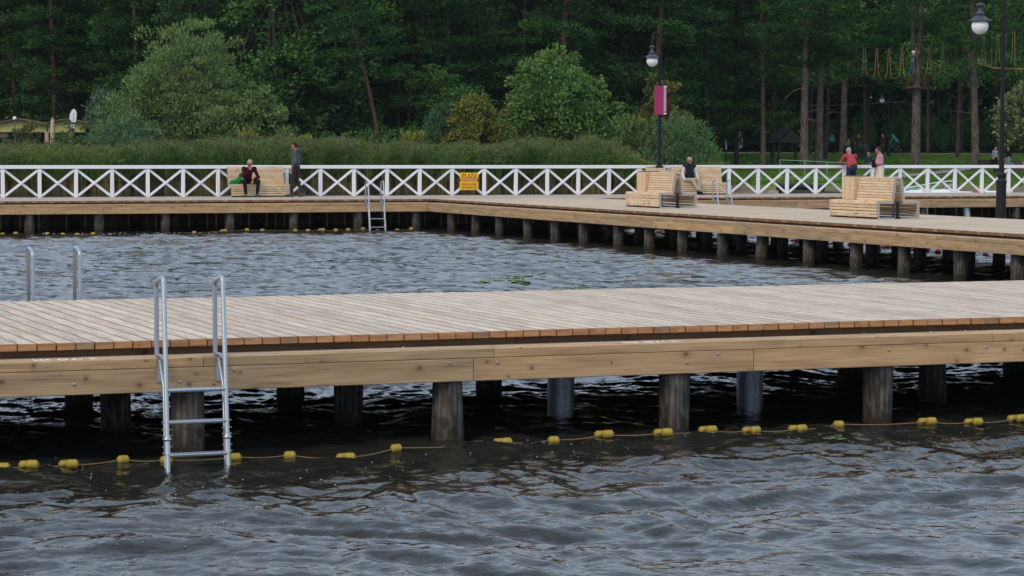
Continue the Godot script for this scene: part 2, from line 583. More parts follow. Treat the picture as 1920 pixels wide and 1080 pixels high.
# ---------------------------------------------------------------- ground and water
func profile(d: float) -> float:    # height of the bank d metres behind the water's edge
	var k := [[-200, -2.2], [-40, -1.6], [-8, -0.6], [0, -0.04], [13, 0.35], [33, 0.66], [48, 1.1], [63, 1.72], [88, 2.15], [120, 2.4], [400, 5.0]]
	for i in k.size() - 1:
		if d < k[i + 1][0]:
			return lerpf(k[i][1], k[i + 1][1], clampf((d - k[i][0]) / (k[i + 1][0] - k[i][0]), 0, 1))
	return 5.0

func edge_of_water(x: float) -> float:
	return lerpf(151.0, 127.0, smoothstep(9.0, 15.5, x)) + sin(x * 0.9) * 0.5 + sin(x * 2.3) * 0.25

func height(x: float, d: float) -> float:
	return profile(d - edge_of_water(x))

func terrain() -> void:
	var nz := FastNoiseLite.new()
	nz.seed = 3
	nz.frequency = 0.25
	nz.fractal_octaves = 4
	var mb := MB.new()
	var xs := []
	for i in 141:
		xs.append(-70.0 + i)
	xs.push_front(-900.0)
	xs.append(900.0)
	var ds := []
	for i in 170:
		ds.append(96.0 + i)
	ds.push_front(-900.0)
	ds.append(900.0)
	for d in ds:
		for x in xs:
			var q := nz.get_noise_2d(x, d)
			var h := height(x, d) + q * 0.05
			var b: float = d - edge_of_water(x)
			var c := Color(0.20, 0.155, 0.105).lerp(Color(0.14, 0.11, 0.08), clampf(0.5 + q, 0, 1))
			var grass := Color(0.085, 0.175, 0.024).lerp(Color(0.13, 0.205, 0.04), clampf(0.5 + q * 1.5, 0, 1))
			var g := smoothstep(11.0, 19.0, b + q * 12.0)
			var worn := smoothstep(0.15, 0.4, nz.get_noise_2d(x * 0.3 + 50.0, d * 0.3)) * 0.6 * smoothstep(60.0, 30.0, b)
			c = c.lerp(grass, g * (1.0 - worn))
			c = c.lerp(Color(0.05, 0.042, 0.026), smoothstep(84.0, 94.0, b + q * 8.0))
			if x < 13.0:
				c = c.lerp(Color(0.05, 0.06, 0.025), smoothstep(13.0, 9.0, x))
			mb.col = c
			mb.p(Vector3(x, h, -d), Vector3.UP, Vector2(x, d) * 0.2)
	var w := xs.size()
	for j in ds.size() - 1:
		for i in w - 1:
			var a := j * w + i
			mb.ix.append_array(PackedInt32Array([a, a + w, a + 1, a + 1, a + w, a + w + 1]))
	ground_piece("ground", mb.mesh(M.terrain))
	# two walks: one along the edge of the wood, one slanting down to the beach
	var pm := MB.new()
	for line in [[[11.0, 214.0, 3.2], [20.0, 213.0, 3.2], [30.0, 212.0, 3.4], [40.0, 211.0, 3.4], [60.0, 209.0, 3.4]], [[22.0, 156.0, 1.5], [25.5, 161.0, 2.6], [29.0, 168.0, 3.4], [33.0, 176.0, 3.4], [40.0, 186.0, 3.4], [50.0, 200.0, 3.4]]]:
		var prev := []
		for i in line.size() - 1:
			for s in 12:
				var t := s / 12.0
				var x := lerpf(line[i][0], line[i + 1][0], t)
				var d := lerpf(line[i][1], line[i + 1][1], t)
				var wd := lerpf(line[i][2], line[i + 1][2], t)
				var row := []
				for q in 5:
					var dd := d + (q / 4.0 - 0.5) * wd
					row.append(Vector3(x, height(x, dd) + 0.075, -dd))
				if prev:
					for q in 4:
						pm.quad(prev[q], row[q], row[q + 1], prev[q + 1])
				prev = row
	ground_piece("path", pm.mesh(M.path_grey))

var wave := []
func water_height(x: float, d: float, fine: float) -> float:
	# wind waves: long-crested swell, chop with sharpened crests, ripples
	var xo := x + 1866.6
	var wx: float = xo + wave[0].get_noise_2d(xo * 0.25, d * 0.25) * 1.2
	var wd: float = d + wave[0].get_noise_2d(xo * 0.25 + 40.0, d * 0.25) * 1.2
	var h: float = wave[0].get_noise_2d(wx * 0.55, wd) * 0.07
	h += (0.5 - absf(wave[1].get_noise_2d(wx * 0.6 + wd * 0.2, wd))) * 0.085
	if fine > 0.0:
		h += (0.5 - absf(wave[2].get_noise_2d(wx * 0.65 - wd * 0.15, wd))) * 0.045 * fine
		h += (0.5 - absf(wave[3].get_noise_2d(wx * 0.7 + wd * 0.1, wd))) * 0.014 * fine
	var v := x * -sin(TH) + d * cos(TH)      # the strip between the far jetty and the reeds is sheltered
	return (h - 0.08) * lerpf(1.0, 0.1, smoothstep(75.0, 79.0, v))

func patch(x0: float, x1: float, d0: float, d1: float, sx: float, sd: float, fine: float) -> ArrayMesh:
	var mb := MB.new()
	var nx := int((x1 - x0) / sx) + 1
	var nd := int((d1 - d0) / sd) + 1
	var hs := PackedFloat32Array()
	hs.resize((nx + 2) * (nd + 2))
	for j in nd + 2:
		for i in nx + 2:
			hs[j * (nx + 2) + i] = water_height(x0 + (i - 1) * sx, d0 + (j - 1) * sd, fine)
	for j in nd:
		for i in nx:
			var o := (j + 1) * (nx + 2) + i + 1
			var nrm := Vector3(-(hs[o + 1] - hs[o - 1]) / (2 * sx), 1.0, (hs[o + nx + 2] - hs[o - nx - 2]) / (2 * sd)).normalized()
			var x := x0 + i * sx
			var d := d0 + j * sd
			mb.p(Vector3(x, hs[o], -d), nrm, Vector2(x * 0.7, d * 1.1) * 0.7)
	for j in nd - 1:
		for i in nx - 1:
			var a := j * nx + i
			mb.ix.append_array(PackedInt32Array([a, a + nx, a + 1, a + 1, a + nx, a + nx + 1]))
	return mb.mesh(M.lake_water)

func water() -> void:
	for f in [[1, 0.45, 2], [2, 0.85, 2], [3, 1.9, 2], [4, 4.6, 2]]:
		var n := FastNoiseLite.new()
		n.seed = f[0]
		n.frequency = f[1]
		n.fractal_octaves = f[2]
		n.noise_type = FastNoiseLite.TYPE_SIMPLEX_SMOOTH
		wave.append(n)
	ground_piece("lake", patch(-9.0, 10.0, 12.0, 36.0, 0.05, 0.05, 1.0))
	ground_piece("lake", patch(-22.0, 24.0, 36.0, 92.0, 0.13, 0.13, 1.0))
	ground_piece("lake", patch(-40.0, 44.0, 92.0, 156.0, 0.35, 0.35, 0.0))
	var mb := MB.new()      # the lake beyond those sheets, with a hole where they lie
	var r := [-900.0, -40.0, 44.0, 900.0]
	var s := [900.0, -12.0, -156.0, -400.0]
	for i in 3:
		for j in 3:
			if i == 1 and j == 1:
				continue
			mb.quad(Vector3(r[i], -0.03, s[j]), Vector3(r[i + 1], -0.03, s[j]), Vector3(r[i + 1], -0.03, s[j + 1]), Vector3(r[i], -0.03, s[j + 1]), Vector2(r[i], s[j]), Vector2(r[i + 1], s[j]), Vector2(r[i + 1], s[j + 1]), Vector2(r[i], s[j + 1]))
	for q in [[-40.0, -9.0, 12.0, 36.0], [10.0, 44.0, 12.0, 36.0], [-40.0, -22.0, 36.0, 92.0], [24.0, 44.0, 36.0, 92.0]]:
		mb.quad(Vector3(q[0], -0.03, -q[2]), Vector3(q[1], -0.03, -q[2]), Vector3(q[1], -0.03, -q[3]), Vector3(q[0], -0.03, -q[3]), Vector2(q[0], q[2]), Vector2(q[1], q[2]), Vector2(q[1], q[3]), Vector2(q[0], q[3]))
	ground_piece("lake", mb.mesh(M.lake_water))
	# specks of foam and floating weed
	var fb := MB.new()
	for i in 300:
		var u := 0.0
		var v := 0.0
		if i < 110:
			u = rng.randf_range(2.5, 15.0)
			v = rng.randf_range(18.6, 20.4)
		elif i < 250:
			u = rng.randf_range(14.0, 20.0)
			v = rng.randf_range(72.4, 74.2)
		else:
			u = rng.randf_range(3.0, 9.0)
			v = rng.randf_range(15.5, 19.5)
		var q := at(u, 0, v)
		var y := water_height(q.x, -q.z, 1.0) + 0.006
		var s0 := rng.randf_range(0.0025, 0.006) * (3.0 if v > 60 else 1.0)
		var pr := [Vector2(s0, 0), Vector2(s0 * 0.7, s0 * 0.5), Vector2(0.0001, s0 * 0.7)]
		fb.lathe(pr, 6, Transform3D(Basis.from_scale(Vector3(rng.randf_range(1, 1.8), 1, 1)), Vector3(q.x, y - 0.002, q.z)))
	var fo := ground_piece("foam", fb.mesh(M.foam), "stuff")
	tag(fo, "white specks of foam drifting on the water beside the jetties", "foam")
	var k := 0
	for a in [[17.36, 45.1, 0.55, "largest pale green weed patch floating beyond the front jetty"], [19.0, 46.4, 0.45, "weed patch farthest out on the water between the jetties"], [18.04, 44.6, 0.35, "small weed patch just right of the largest one"], [18.3, 42.5, 0.4, "weed patch floating close behind the front jetty's far edge"]]:
		var ab := MB.new()
		for i in 30:
			var an := rng.randf() * TAU
			var rr: float = a[2] * sqrt(rng.randf())
			var q := at(a[0], 0, a[1]) + Vector3(cos(an) * rr, 0, sin(an) * rr * 1.2)
			var l := rng.randf_range(0.07, 0.17)
			var di := Vector3(cos(an * 3), 0, sin(an * 3))
			var si := Vector3(-di.z, 0, di.x) * l * 0.4
			q.y = water_height(q.x, -q.z, 1.0) + 0.008
			ab.quad(q - di * l, q - si, q + di * l, q + si) if di.cross(si).y > 0.0 else ab.quad(q - di * l, q + si, q + di * l, q - si)
		var o := single("floating_weed", ab.mesh(M.algae), a[3], "water weed", Vector3.ZERO, 0, "weed floating between the jetties")
		o.set_meta("kind", "stuff")
		k += 1
	var lf := MB.new()
	for i in 12:
		var q := at(11.0, 0, 19.45) + Vector3(rng.randf_range(-0.09, 0.09), 0, rng.randf_range(-0.08, 0.08))
		q.y = water_height(q.x, -q.z, 1.0) + 0.01
		var l := rng.randf_range(0.02, 0.05)
		lf.quad(q + Vector3(-l, 0, 0), q + Vector3(0, 0, l * 0.5), q + Vector3(l, 0.003, 0), q + Vector3(0, 0, -l * 0.5))
	single("floating_leaf", lf.mesh(M.algae), "small green leaf floating in front of the front jetty's rightmost pile", "leaf", Vector3.ZERO)

# ---------------------------------------------------------------- jetties
var plank_set := {}
func plank(l: float, k: int, end_name: String, deck := "deck_wood") -> ArrayMesh:
	var key := "%s %.2f %d %s" % [deck, l, k, end_name]
	if not plank_set.has(key):
		var m: Material = M[deck + "_%d" % (k % 4)]
		var a := MB.new()
		var e := MB.new()
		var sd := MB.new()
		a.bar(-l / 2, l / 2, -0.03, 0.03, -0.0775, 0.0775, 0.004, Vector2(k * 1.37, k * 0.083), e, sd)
		plank_set[key] = sd.mesh(M.shaded_side, e.mesh(M[end_name], a.mesh(m)))
	return plank_set[key]

func pile_mesh(k: int, r: float, top: float) -> ArrayMesh:
	var mb := MB.new()
	var pr := []
	for i in 9:
		var h := lerpf(-0.9, top, i / 8.0)
		pr.append(Vector2(r * (1.0 + 0.06 * sin(k * 2.1 + h * 3.0)) * (1.03 - 0.04 * h), h))
	mb.lathe(pr, 18, Transform3D(Basis(Vector3.UP, k * 1.9) * Basis(Vector3.FORWARD, 0.012 * sin(k * 4.7)), Vector3.ZERO), 0.035, k * 3)
	for i in mb.t.size():
		mb.t[i] = Vector2(mb.t[i].x + k * 0.37, (0.9 - mb.t[i].y) )
	return mb.mesh(M.pile_wood)

var piles := []
func add_pile(root: Node3D, where: Vector3, k: int) -> void:
	part("pile", piles[k % piles.size()], root, Transform3D(Basis(Vector3.UP, k * 0.9), where))

# one run of edge timbers along local x at z = face (facing +z when s = 1): a ledge of two timbers over a fascia, joints staggered
func edge_beam(root: Node3D, x0: float, x1: float, face: float, s: float, top: float, upper: Array, lower: Array, mats: Array, ledge := 0.42) -> void:
	var joints := [x0]
	joints.append_array(upper)
	joints.append(x1)
	for i in joints.size() - 1:
		var l: float = joints[i + 1] - joints[i] - 0.006
		var mx: float = (joints[i] + joints[i + 1]) / 2.0
		var m := bar_mesh(l, 0.085, ledge * 0.5 - 0.003, M[mats[(i * 3 + 1) % mats.size()]], M.end_grain_dull, 0.006, Vector2(i * 2.3 + x0, i * 0.31))
		part("kerb_timber", m, root, mv(mx, top - 0.0425, face - s * ledge * 0.25))
		part("kerb_timber", bar_mesh(l, 0.08, ledge * 0.5 - 0.004, M.ledge_wood, M.end_grain_dull, 0.006, Vector2(i * 1.3 + x0, i * 0.11)), root, mv(mx + 0.1, top - 0.041, face - s * ledge * 0.75))
	joints = [x0]
	joints.append_array(lower)
	joints.append(x1)
	for i in joints.size() - 1:
		var l: float = joints[i + 1] - joints[i] - 0.006
		var mx: float = (joints[i] + joints[i + 1]) / 2.0
		part("fascia_timber", bar_mesh(l, 0.205, 0.15, M[mats[(i * 2) % mats.size()]], M.end_grain_dull, 0.006, Vector2(i * 1.7 + x0 * 2.0, i * 0.23)), root, mv(mx, top - 0.19, face - s * 0.0765))

func bolt(root: Node3D, where: Vector3) -> void:
	part("bolt", M.bolt_mesh, root, Transform3D(Basis(Vector3.RIGHT, PI / 2), where))

func depth_mark(root: Node3D, words: String, where: Vector3) -> void:
	var t := TextMesh.new()
	var f := SystemFont.new()
	f.font_names = PackedStringArray(["Droid Sans"])
	t.font = f
	t.text = words
	t.font_size = 32
	t.pixel_size = 0.0058
	t.depth = 0.004
	t.material = M.mark_white
	part("depth_mark", t, root, Transform3D(Basis(Vector3.LEFT, Vector3.BACK, Vector3.UP), where))

func jetties() -> void:
	for k in 6:
		piles.append(pile_mesh(k, 0.135 + 0.007 * (k % 3), 0.62))
	M.bolt_mesh = lathe_mesh([Vector2(0.0, 0.009), Vector2(0.008, 0.009), Vector2(0.0125, 0.005), Vector2(0.0125, 0.0)], M.galvanised, 10)
	var O := 0.0
	# the near jetty: local x = u, local -z = v
	var a := thing("jetty", "long front wooden jetty crossing the foreground with orange plank ends", "jetty", at(0, 0, 0), TH)
	for i in 146:
		var u := -1.0 + i * 0.1655
		part("plank", plank(5.74, rng.randi() % 16, "end_grain" if (i * 7) % 11 else "end_grain_dull"), a, Transform3D(Basis(Vector3.UP, PI / 2), Vector3(u, DECK - 0.03 + 0.0015 * sin(i * 12.9), -(20.8 + 2.87 + 0.006 * sin(i * 3.3)))))
	edge_beam(a, -1.5, 23.5, -20.5, 1.0, 0.82, [1.0, 5.42, 8.11, 13.38, 18.0], [2.6, 7.91, 10.74, 15.6, 20.4], ["beam_wood", "beam_wood_pale", "beam_wood_grey", "beam_wood_pale", "beam_wood"])
	edge_beam(a, -1.5, 23.5, -26.84, -1.0, 0.82, [3.0, 9.0, 15.0], [5.0, 12.0, 18.0], ["beam_wood", "beam_wood_grey"])
	for v in [20.98, 22.9, 24.6, 26.36]:
		for s in 5:
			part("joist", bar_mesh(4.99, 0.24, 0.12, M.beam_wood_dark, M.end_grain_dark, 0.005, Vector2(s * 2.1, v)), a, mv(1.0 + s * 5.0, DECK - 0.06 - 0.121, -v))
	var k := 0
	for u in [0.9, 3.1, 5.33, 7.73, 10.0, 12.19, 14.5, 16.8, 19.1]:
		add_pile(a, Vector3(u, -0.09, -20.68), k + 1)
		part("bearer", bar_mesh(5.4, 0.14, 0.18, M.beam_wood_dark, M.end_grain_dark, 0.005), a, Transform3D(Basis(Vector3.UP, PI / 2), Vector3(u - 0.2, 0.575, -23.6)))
		k += 1
	for u in [0.6, 2.85, 5.1, 7.37, 13.9, 16.2, 18.5]:
		add_pile(a, Vector3(u, -0.09, -22.45), k)
		k += 1
	for u in [9.6, 11.72]:
		part("steel_pile", lathe_mesh([Vector2(0.135, -0.9), Vector2(0.135, 0.5), Vector2(0.142, 0.5), Vector2(0.142, 0.52), Vector2(0.135, 0.52), Vector2(0.135, 0.66)], M.steel_pile, 24), a, mv(u, 0, -22.45))
	for i in 9:
		add_pile(a, Vector3(0.75 + i * 2.25, -0.09, -24.8), k)
		k += 1
	for q in [[2.9, 0.66], [4.3, 0.62], [5.21, 0.61], [5.69, 0.70], [7.67, 0.70], [8.14, 0.69], [10.04, 0.63], [10.36, 0.70], [12.2, 0.69], [13.3, 0.68], [14.6, 0.65]]:
		bolt(a, Vector3(q[0], q[1], -20.499))
	for q in [[7.35, 0.0], [12.1, 0.0], [12.85, 0.0], [13.25, 0.0]]:
		part("bolt", M.bolt_mesh, a, mv(q[0], 0.824, -20.8))
	depth_mark(a, "1,70 m", Vector3(4.25, 0.8235, -20.62))
	depth_mark(a, "1,70 m", Vector3(9.72, 0.8235, -20.62))
	# the jetty on the right, running away to the shore; its planks lie along u
	var b := thing("jetty", "wooden jetty on the right carrying two double benches", "jetty", at(0, 0, 0), TH)
	for i in 209:
		var v := 40.0 + i * 0.1655
		part("plank", plank(5.6, rng.randi() % 16, "end_grain_dark" if (i * 3) % 5 else "end_grain_dull", "deck_warm"), b, mv(30.15, DECK - 0.03 + 0.0015 * sin(i * 7.7), -v))
	var bb := Node3D.new()      # edge timbers run along v here: turned a quarter
	var q4 := Basis(Vector3.UP, PI / 2)
	for side in 2:
		var face: float = 27.05 if side == 0 else 33.25
		var dr := 1.0 if side == 0 else -1.0
		var v := 39.0
		var i := 0
		while v < 74.1:
			var l := minf(4.6 + (i % 3) * 0.5, 74.17 - v)
			if l > 0.1:
				part("kerb_timber", bar_mesh(l - 0.006, 0.085, 0.21, M[["beam_wood_grey", "beam_wood", "beam_wood_grey"][i % 3]], M.end_grain_dull, 0.006, Vector2(i * 2.1, i * 0.3)), b, Transform3D(q4, Vector3(face + dr * 0.106, 0.7925, -(v + l / 2))))
				part("kerb_timber", bar_mesh(l - 0.006, 0.08, 0.21, M.ledge_wood, M.end_grain_dull, 0.006, Vector2(i * 1.1, i * 0.2)), b, Transform3D(q4, Vector3(face + dr * 0.318, 0.794, -(v + l / 2))))
				part("fascia_timber", bar_mesh(l - 0.006, 0.195, 0.15, M[["beam_wood_grey", "beam_wood", "beam_wood_grey", "beam_wood_pale"][i % 4]], M.end_grain_dull, 0.006, Vector2(i * 1.9 + 0.7, i * 0.4)), b, Transform3D(q4, Vector3(face + dr * 0.0765, 0.65, -(v - 1.6 + l / 2))))
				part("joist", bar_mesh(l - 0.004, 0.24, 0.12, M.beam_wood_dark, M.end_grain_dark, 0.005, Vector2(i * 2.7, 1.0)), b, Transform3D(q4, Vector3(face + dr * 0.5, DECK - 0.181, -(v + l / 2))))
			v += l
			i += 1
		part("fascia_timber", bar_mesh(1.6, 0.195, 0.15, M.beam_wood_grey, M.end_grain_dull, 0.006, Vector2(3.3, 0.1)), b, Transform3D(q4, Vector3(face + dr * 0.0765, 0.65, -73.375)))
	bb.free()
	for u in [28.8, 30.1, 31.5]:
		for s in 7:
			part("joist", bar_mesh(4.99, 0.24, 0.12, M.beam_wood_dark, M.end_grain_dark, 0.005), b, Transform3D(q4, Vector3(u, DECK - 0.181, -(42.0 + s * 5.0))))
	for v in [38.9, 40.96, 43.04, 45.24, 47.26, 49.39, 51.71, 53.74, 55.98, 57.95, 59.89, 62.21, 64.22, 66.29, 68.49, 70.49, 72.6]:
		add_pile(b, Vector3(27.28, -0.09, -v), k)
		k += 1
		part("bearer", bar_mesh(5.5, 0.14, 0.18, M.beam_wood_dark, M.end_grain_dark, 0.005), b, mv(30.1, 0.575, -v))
		for u in [29.2, 31.1, 33.0]:
			add_pile(b, Vector3(u, -0.09, -(v + (0.5 if u < 30 else 0.2))), k)
			k += 1
	# the far jetty along the shore; its planks lie along v and are too small to pick apart
	var c := thing("jetty", "far wooden jetty with the white railing along its shore side", "jetty", at(0, 0, 0), TH)
	var deck := MB.new()
	var ends := MB.new()
	var rust := MB.new()
	for i in 300:
		var u := 10.0 + i * 0.1655
		var o := Vector2(i * 1.37, i * 0.083)
		var j := 0.002 * sin(i * 12.9)
		var e: MB = rust if (i * 7) % 3 else ends
		var st := MB.new()
		st.bar(-80.1, -74.5 + 0.006 * sin(i * 3.3), -0.03 + j, 0.03 + j, -0.074, 0.074, 0.005, o, e)
		# turn the bar so that it lies along z
		for q in st.v.size():
			deck.v.append(Vector3(u + st.v[q].z, DECK - 0.03 + st.v[q].y, st.v[q].x))
			deck.n.append(Vector3(st.n[q].z, st.n[q].y, st.n[q].x))
			deck.t.append(st.t[q])
			deck.c.append(Color.WHITE)
		var base := deck.v.size() - st.v.size()
		for q in range(0, st.ix.size(), 3):
			deck.ix.append_array(PackedInt32Array([base + st.ix[q], base + st.ix[q + 2], base + st.ix[q + 1]]))
		for q in range(e.v.size() - 16, e.v.size()):
			e.v[q] = Vector3(u + e.v[q].z, DECK - 0.03 + e.v[q].y, e.v[q].x)
			e.n[q] = Vector3(0, 0, e.n[q].x)
		for q in range(e.ix.size() - 36, e.ix.size(), 3):
			var w := e.ix[q + 1]
			e.ix[q + 1] = e.ix[q + 2]
			e.ix[q + 2] = w
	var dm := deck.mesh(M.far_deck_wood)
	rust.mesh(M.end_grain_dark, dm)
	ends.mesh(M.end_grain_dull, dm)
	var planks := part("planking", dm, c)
	planks.set_meta("kind", "stuff")
	edge_beam(c, 10.0, 27.05, -74.2, 1.0, 0.845, [11.5, 15.9, 19.6, 23.1], [13.8, 16.5, 21.0, 25.0], ["beam_wood_pale", "beam_wood", "beam_wood_pale", "beam_wood"])
	edge_beam(c, 33.26, 60.0, -74.2, 1.0, 0.845, [38.0, 43.0, 48.0, 53.0], [35.5, 40.5, 45.5, 50.0, 55.0], ["beam_wood_grey", "beam_wood", "beam_wood_grey"])
	edge_beam(c, 10.0, 60.0, -80.4, -1.0, 0.845, [15.0, 20.0, 25.0, 30.0, 35.0, 40.0, 45.0, 50.0], [18.0, 28.0, 38.0, 48.0], ["beam_wood", "beam_wood_pale"])
	for s in 10:
		for v in [74.72, 77.2, 79.9]:
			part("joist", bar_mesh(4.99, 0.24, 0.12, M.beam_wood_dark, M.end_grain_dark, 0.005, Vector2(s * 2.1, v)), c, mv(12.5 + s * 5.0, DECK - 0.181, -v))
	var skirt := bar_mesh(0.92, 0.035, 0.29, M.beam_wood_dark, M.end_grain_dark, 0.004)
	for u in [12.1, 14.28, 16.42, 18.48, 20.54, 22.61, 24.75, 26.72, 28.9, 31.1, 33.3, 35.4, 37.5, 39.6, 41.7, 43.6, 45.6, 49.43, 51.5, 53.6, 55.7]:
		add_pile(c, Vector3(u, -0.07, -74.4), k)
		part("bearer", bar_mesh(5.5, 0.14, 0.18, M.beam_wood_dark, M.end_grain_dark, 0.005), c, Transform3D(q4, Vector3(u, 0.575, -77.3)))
		for v in [76.6, 79.4]:
			add_pile(c, Vector3(u + (0.9 if v < 77 else 0.3), -0.07, -v), k + 2)
		for q in 7:      # dark upright boards, added to keep the view under the deck black
			part("added_skirt_board", skirt, c, Transform3D(Basis(Vector3.BACK, PI / 2 + 0.01 * sin(k + q * 2.0)) * Basis(Vector3.RIGHT, PI / 2), Vector3(u + q * 0.31, 0.12, -80.05 + 0.012 * sin(q * 3.0 + k))))
		k += 1
	part("steel_pile", tube_mesh([Vector3(47.5, -0.8, -74.3), Vector3(47.38, 0.64, -74.5)], [0.13], M.galvanised, 20), c)

# ---------------------------------------------------------------- the white railing
func railing() -> void:
	var o := thing("railing", "long white timber railing with crossed braces along the far jetty", "railing", at(0, 0, 0), TH)
	var z := -79.42
	var step := 1.1882
	var post := bar_mesh(0.93, 0.11, 0.11, M.white_paint, M.white_paint, 0.006)
	var worn := bar_mesh(0.93, 0.11, 0.11, M.white_paint_worn, M.white_paint_worn, 0.006)
	var a := Vector2(step / 2 - 0.055, 0.42)
	var lb := a.length() * 2.0 - 0.03
	var brace := bar_mesh(lb, 0.075, 0.045, M.white_paint, M.white_paint, 0.005)
	var brace_worn := bar_mesh(lb, 0.075, 0.045, M.white_paint_worn, M.white_paint_worn, 0.005)
	for i in 38:
		var u := 12.02 + i * step
		part("post", worn if (i * 7) % 5 == 0 else post, o, Transform3D(Basis(Vector3.BACK, PI / 2 + 0.006 * sin(i * 4.3)), Vector3(u, DECK + 0.465, z)))
		if i < 37:
			var an := atan2(0.84, step - 0.11)
			part("cross_brace", brace_worn if (i * 5) % 7 < 2 else brace, o, Transform3D(Basis(Vector3.BACK, an + 0.008 * sin(i * 2.9)), Vector3(u + step / 2, DECK + 0.47, z + 0.025)))
			part("cross_brace", brace_worn if (i * 3) % 5 == 1 else brace, o, Transform3D(Basis(Vector3.BACK, -an + 0.008 * sin(i * 5.1)), Vector3(u + step / 2, DECK + 0.47, z - 0.025)))
	for i in 9:
		var l := step * 4.5
		part("top_rail", bar_mesh(l, 0.115, 0.15, M.white_paint, M.white_paint, 0.008), o, mv(12.02 + (i + 0.5) * l - 0.6, DECK + 0.99, z))

# ---------------------------------------------------------------- benches and their slatted bins
var slats := {}
func slat(l: float, k: int) -> ArrayMesh:
	var key := "%.2f %d" % [l, k]
	if not slats.has(key):
		slats[key] = bar_mesh(l, 0.034, 0.057, M.bench_wood if k % 3 else M.bench_wood_warm, M.bench_end, 0.004, Vector2(k * 1.9, k * 0.17))
	return slats[key]

# half a bench: length along x from x0 to x1, the seat front towards +z, back from bx0 to bx1
func half_bench(o: Node3D, x0: float, x1: float, bx0: float, bx1: float, turn: float, k0: int, back_z: float) -> void:
	var T := Transform3D(Basis(Vector3.UP, turn), Vector3.ZERO)
	if absf(turn) > 1.0:
		var s := x0
		x0 = -x1
		x1 = -s
		s = bx0
		bx0 = -bx1
		bx1 = -s
	var l := x1 - x0
	var mx := (x0 + x1) / 2.0
	var bl := bx1 - bx0
	var bm := (bx0 + bx1) / 2.0
	var k := k0
	for i in 5:    # front
		part("slat", slat(l, k % 6), o, T * Transform3D(Basis(Vector3.RIGHT, PI / 2), Vector3(mx, 0.073 + i * 0.0745, 0.572)))
		k += 1
	for i in 6:    # seat
		part("slat", slat(l, k % 6), o, T * mv(mx, 0.412, 0.553 - i * 0.0705))
		k += 1
	var lean := atan2(0.085, 0.53)
	for i in 8:    # back
		var t := (i + 0.5) / 8.0
		part("slat", slat(bl, k % 6), o, T * Transform3D(Basis(Vector3.RIGHT, PI / 2 - lean), Vector3(bm, 0.425 + t * 0.525, back_z + 0.085 - t * 0.085)))
		k += 1
	part("slat", slat(bl, k % 6), o, T * mv(bm, 0.968, back_z - 0.024))
	# bent flat steel at both ends and in the middle
	for x in [x0 + 0.012, mx, x1 - 0.012]:
		var st := MB.new()
		var pts := [Vector2(back_z - 0.03, 0.95), Vector2(back_z + 0.055, 0.385), Vector2(0.535, 0.385), Vector2(0.535, 0.012), Vector2(back_z + 0.01, 0.012)]
		if x > bx1 or x < bx0:
			pts = [Vector2(back_z + 0.055, 0.385), Vector2(0.535, 0.385), Vector2(0.535, 0.012), Vector2(back_z + 0.01, 0.012)]
		for i in pts.size() - 1:
			var a: Vector2 = pts[i]
			var b: Vector2 = pts[i + 1]
			var d := (b - a).normalized()
			var nn := Vector2(-d.y, d.x) * 0.02
			var c := [a - d * 0.02 + nn, b + d * 0.02 + nn, b + d * 0.02 - nn, a - d * 0.02 - nn]
			for sx in 2:
				var xx: float = x + (0.02 if sx == 0 else -0.02) + i * 0.0007
				st.quad(Vector3(xx, c[0].y, c[0].x), Vector3(xx, c[1].y, c[1].x), Vector3(xx, c[2].y, c[2].x), Vector3(xx, c[3].y, c[3].x))
			for e in 4:
				var p: Vector2 = c[e]
				var q: Vector2 = c[(e + 1) % 4]
				st.quad(Vector3(x - 0.02, p.y, p.x), Vector3(x - 0.02, q.y, q.x), Vector3(x + 0.02, q.y, q.x), Vector3(x + 0.02, p.y, p.x))
		part("end_frame", st.mesh(M.zinc_paint), o, T)
	part("foot", box_mesh(Vector3(l - 0.1, 0.03, 0.03), M.dark), o, T * mv(mx, 0.016, 0.5))

func bin(called: String, label: String, where: Vector3, turn: float, w: float, d: float, h: float, y0: float) -> Node3D:
	var o := thing(called, label, "litter bin", where, turn, "slatted bins beside the benches")
	for s in 4:
		var wide: float = w if s % 2 == 0 else d - 0.06
		var off: float = d / 2 if s % 2 == 0 else w / 2
		var nsl := int(round(wide / 0.075))
		for i in nsl:
			var x := (i + 0.5) * wide / nsl - wide / 2
			part("slat", bar_mesh(h - y0, 0.025, wide / nsl - 0.006, M.bench_wood if (i + s) % 3 else M.bench_wood_warm, M.bench_end, 0.003, Vector2(i * 0.7 + s, i * 0.19)), o, Transform3D(Basis(Vector3.UP, s * PI / 2) * Basis(Vector3(0, 0, 1), PI / 2) * Basis(Vector3.RIGHT, PI / 2), Basis(Vector3.UP, s * PI / 2) * Vector3(x, (h + y0) / 2, off - 0.0125)))
	part("lid", box_mesh(Vector3(w - 0.06, 0.035, d - 0.06), M.shade_grey, 0.012), o, mv(0, h + 0.004, 0))
	part("liner", box_mesh(Vector3(w - 0.08, h - y0 - 0.05, d - 0.08), M.dark, 0.01), o, mv(0, (h + y0) / 2 - 0.02, 0))
	return o

func double_bench(label: String, u: float, v0: float, v1: float) -> Node3D:
	var o := thing("double_bench", label, "bench", at(u, DECK, (v0 + v1) / 2), TH + PI / 2, "double benches on the right jetty")
	var h := (v1 - v0) / 2      # local x runs along v, away from the camera
	half_bench(o, -h, h, -h, h - 0.62, 0.0, 0, 0.095)
	half_bench(o, -h, h, -h, h - 0.62, PI, 3, 0.095)
	part("spine", box_mesh(Vector3(0.04, 0.40, 0.075), M.dark), o, mv(-h + 0.03, 0.2, 0.0))
	part("spine", box_mesh(Vector3(0.04, 0.40, 0.06), M.dark), o, mv(h - 0.3, 0.2, 0.0))
	return o

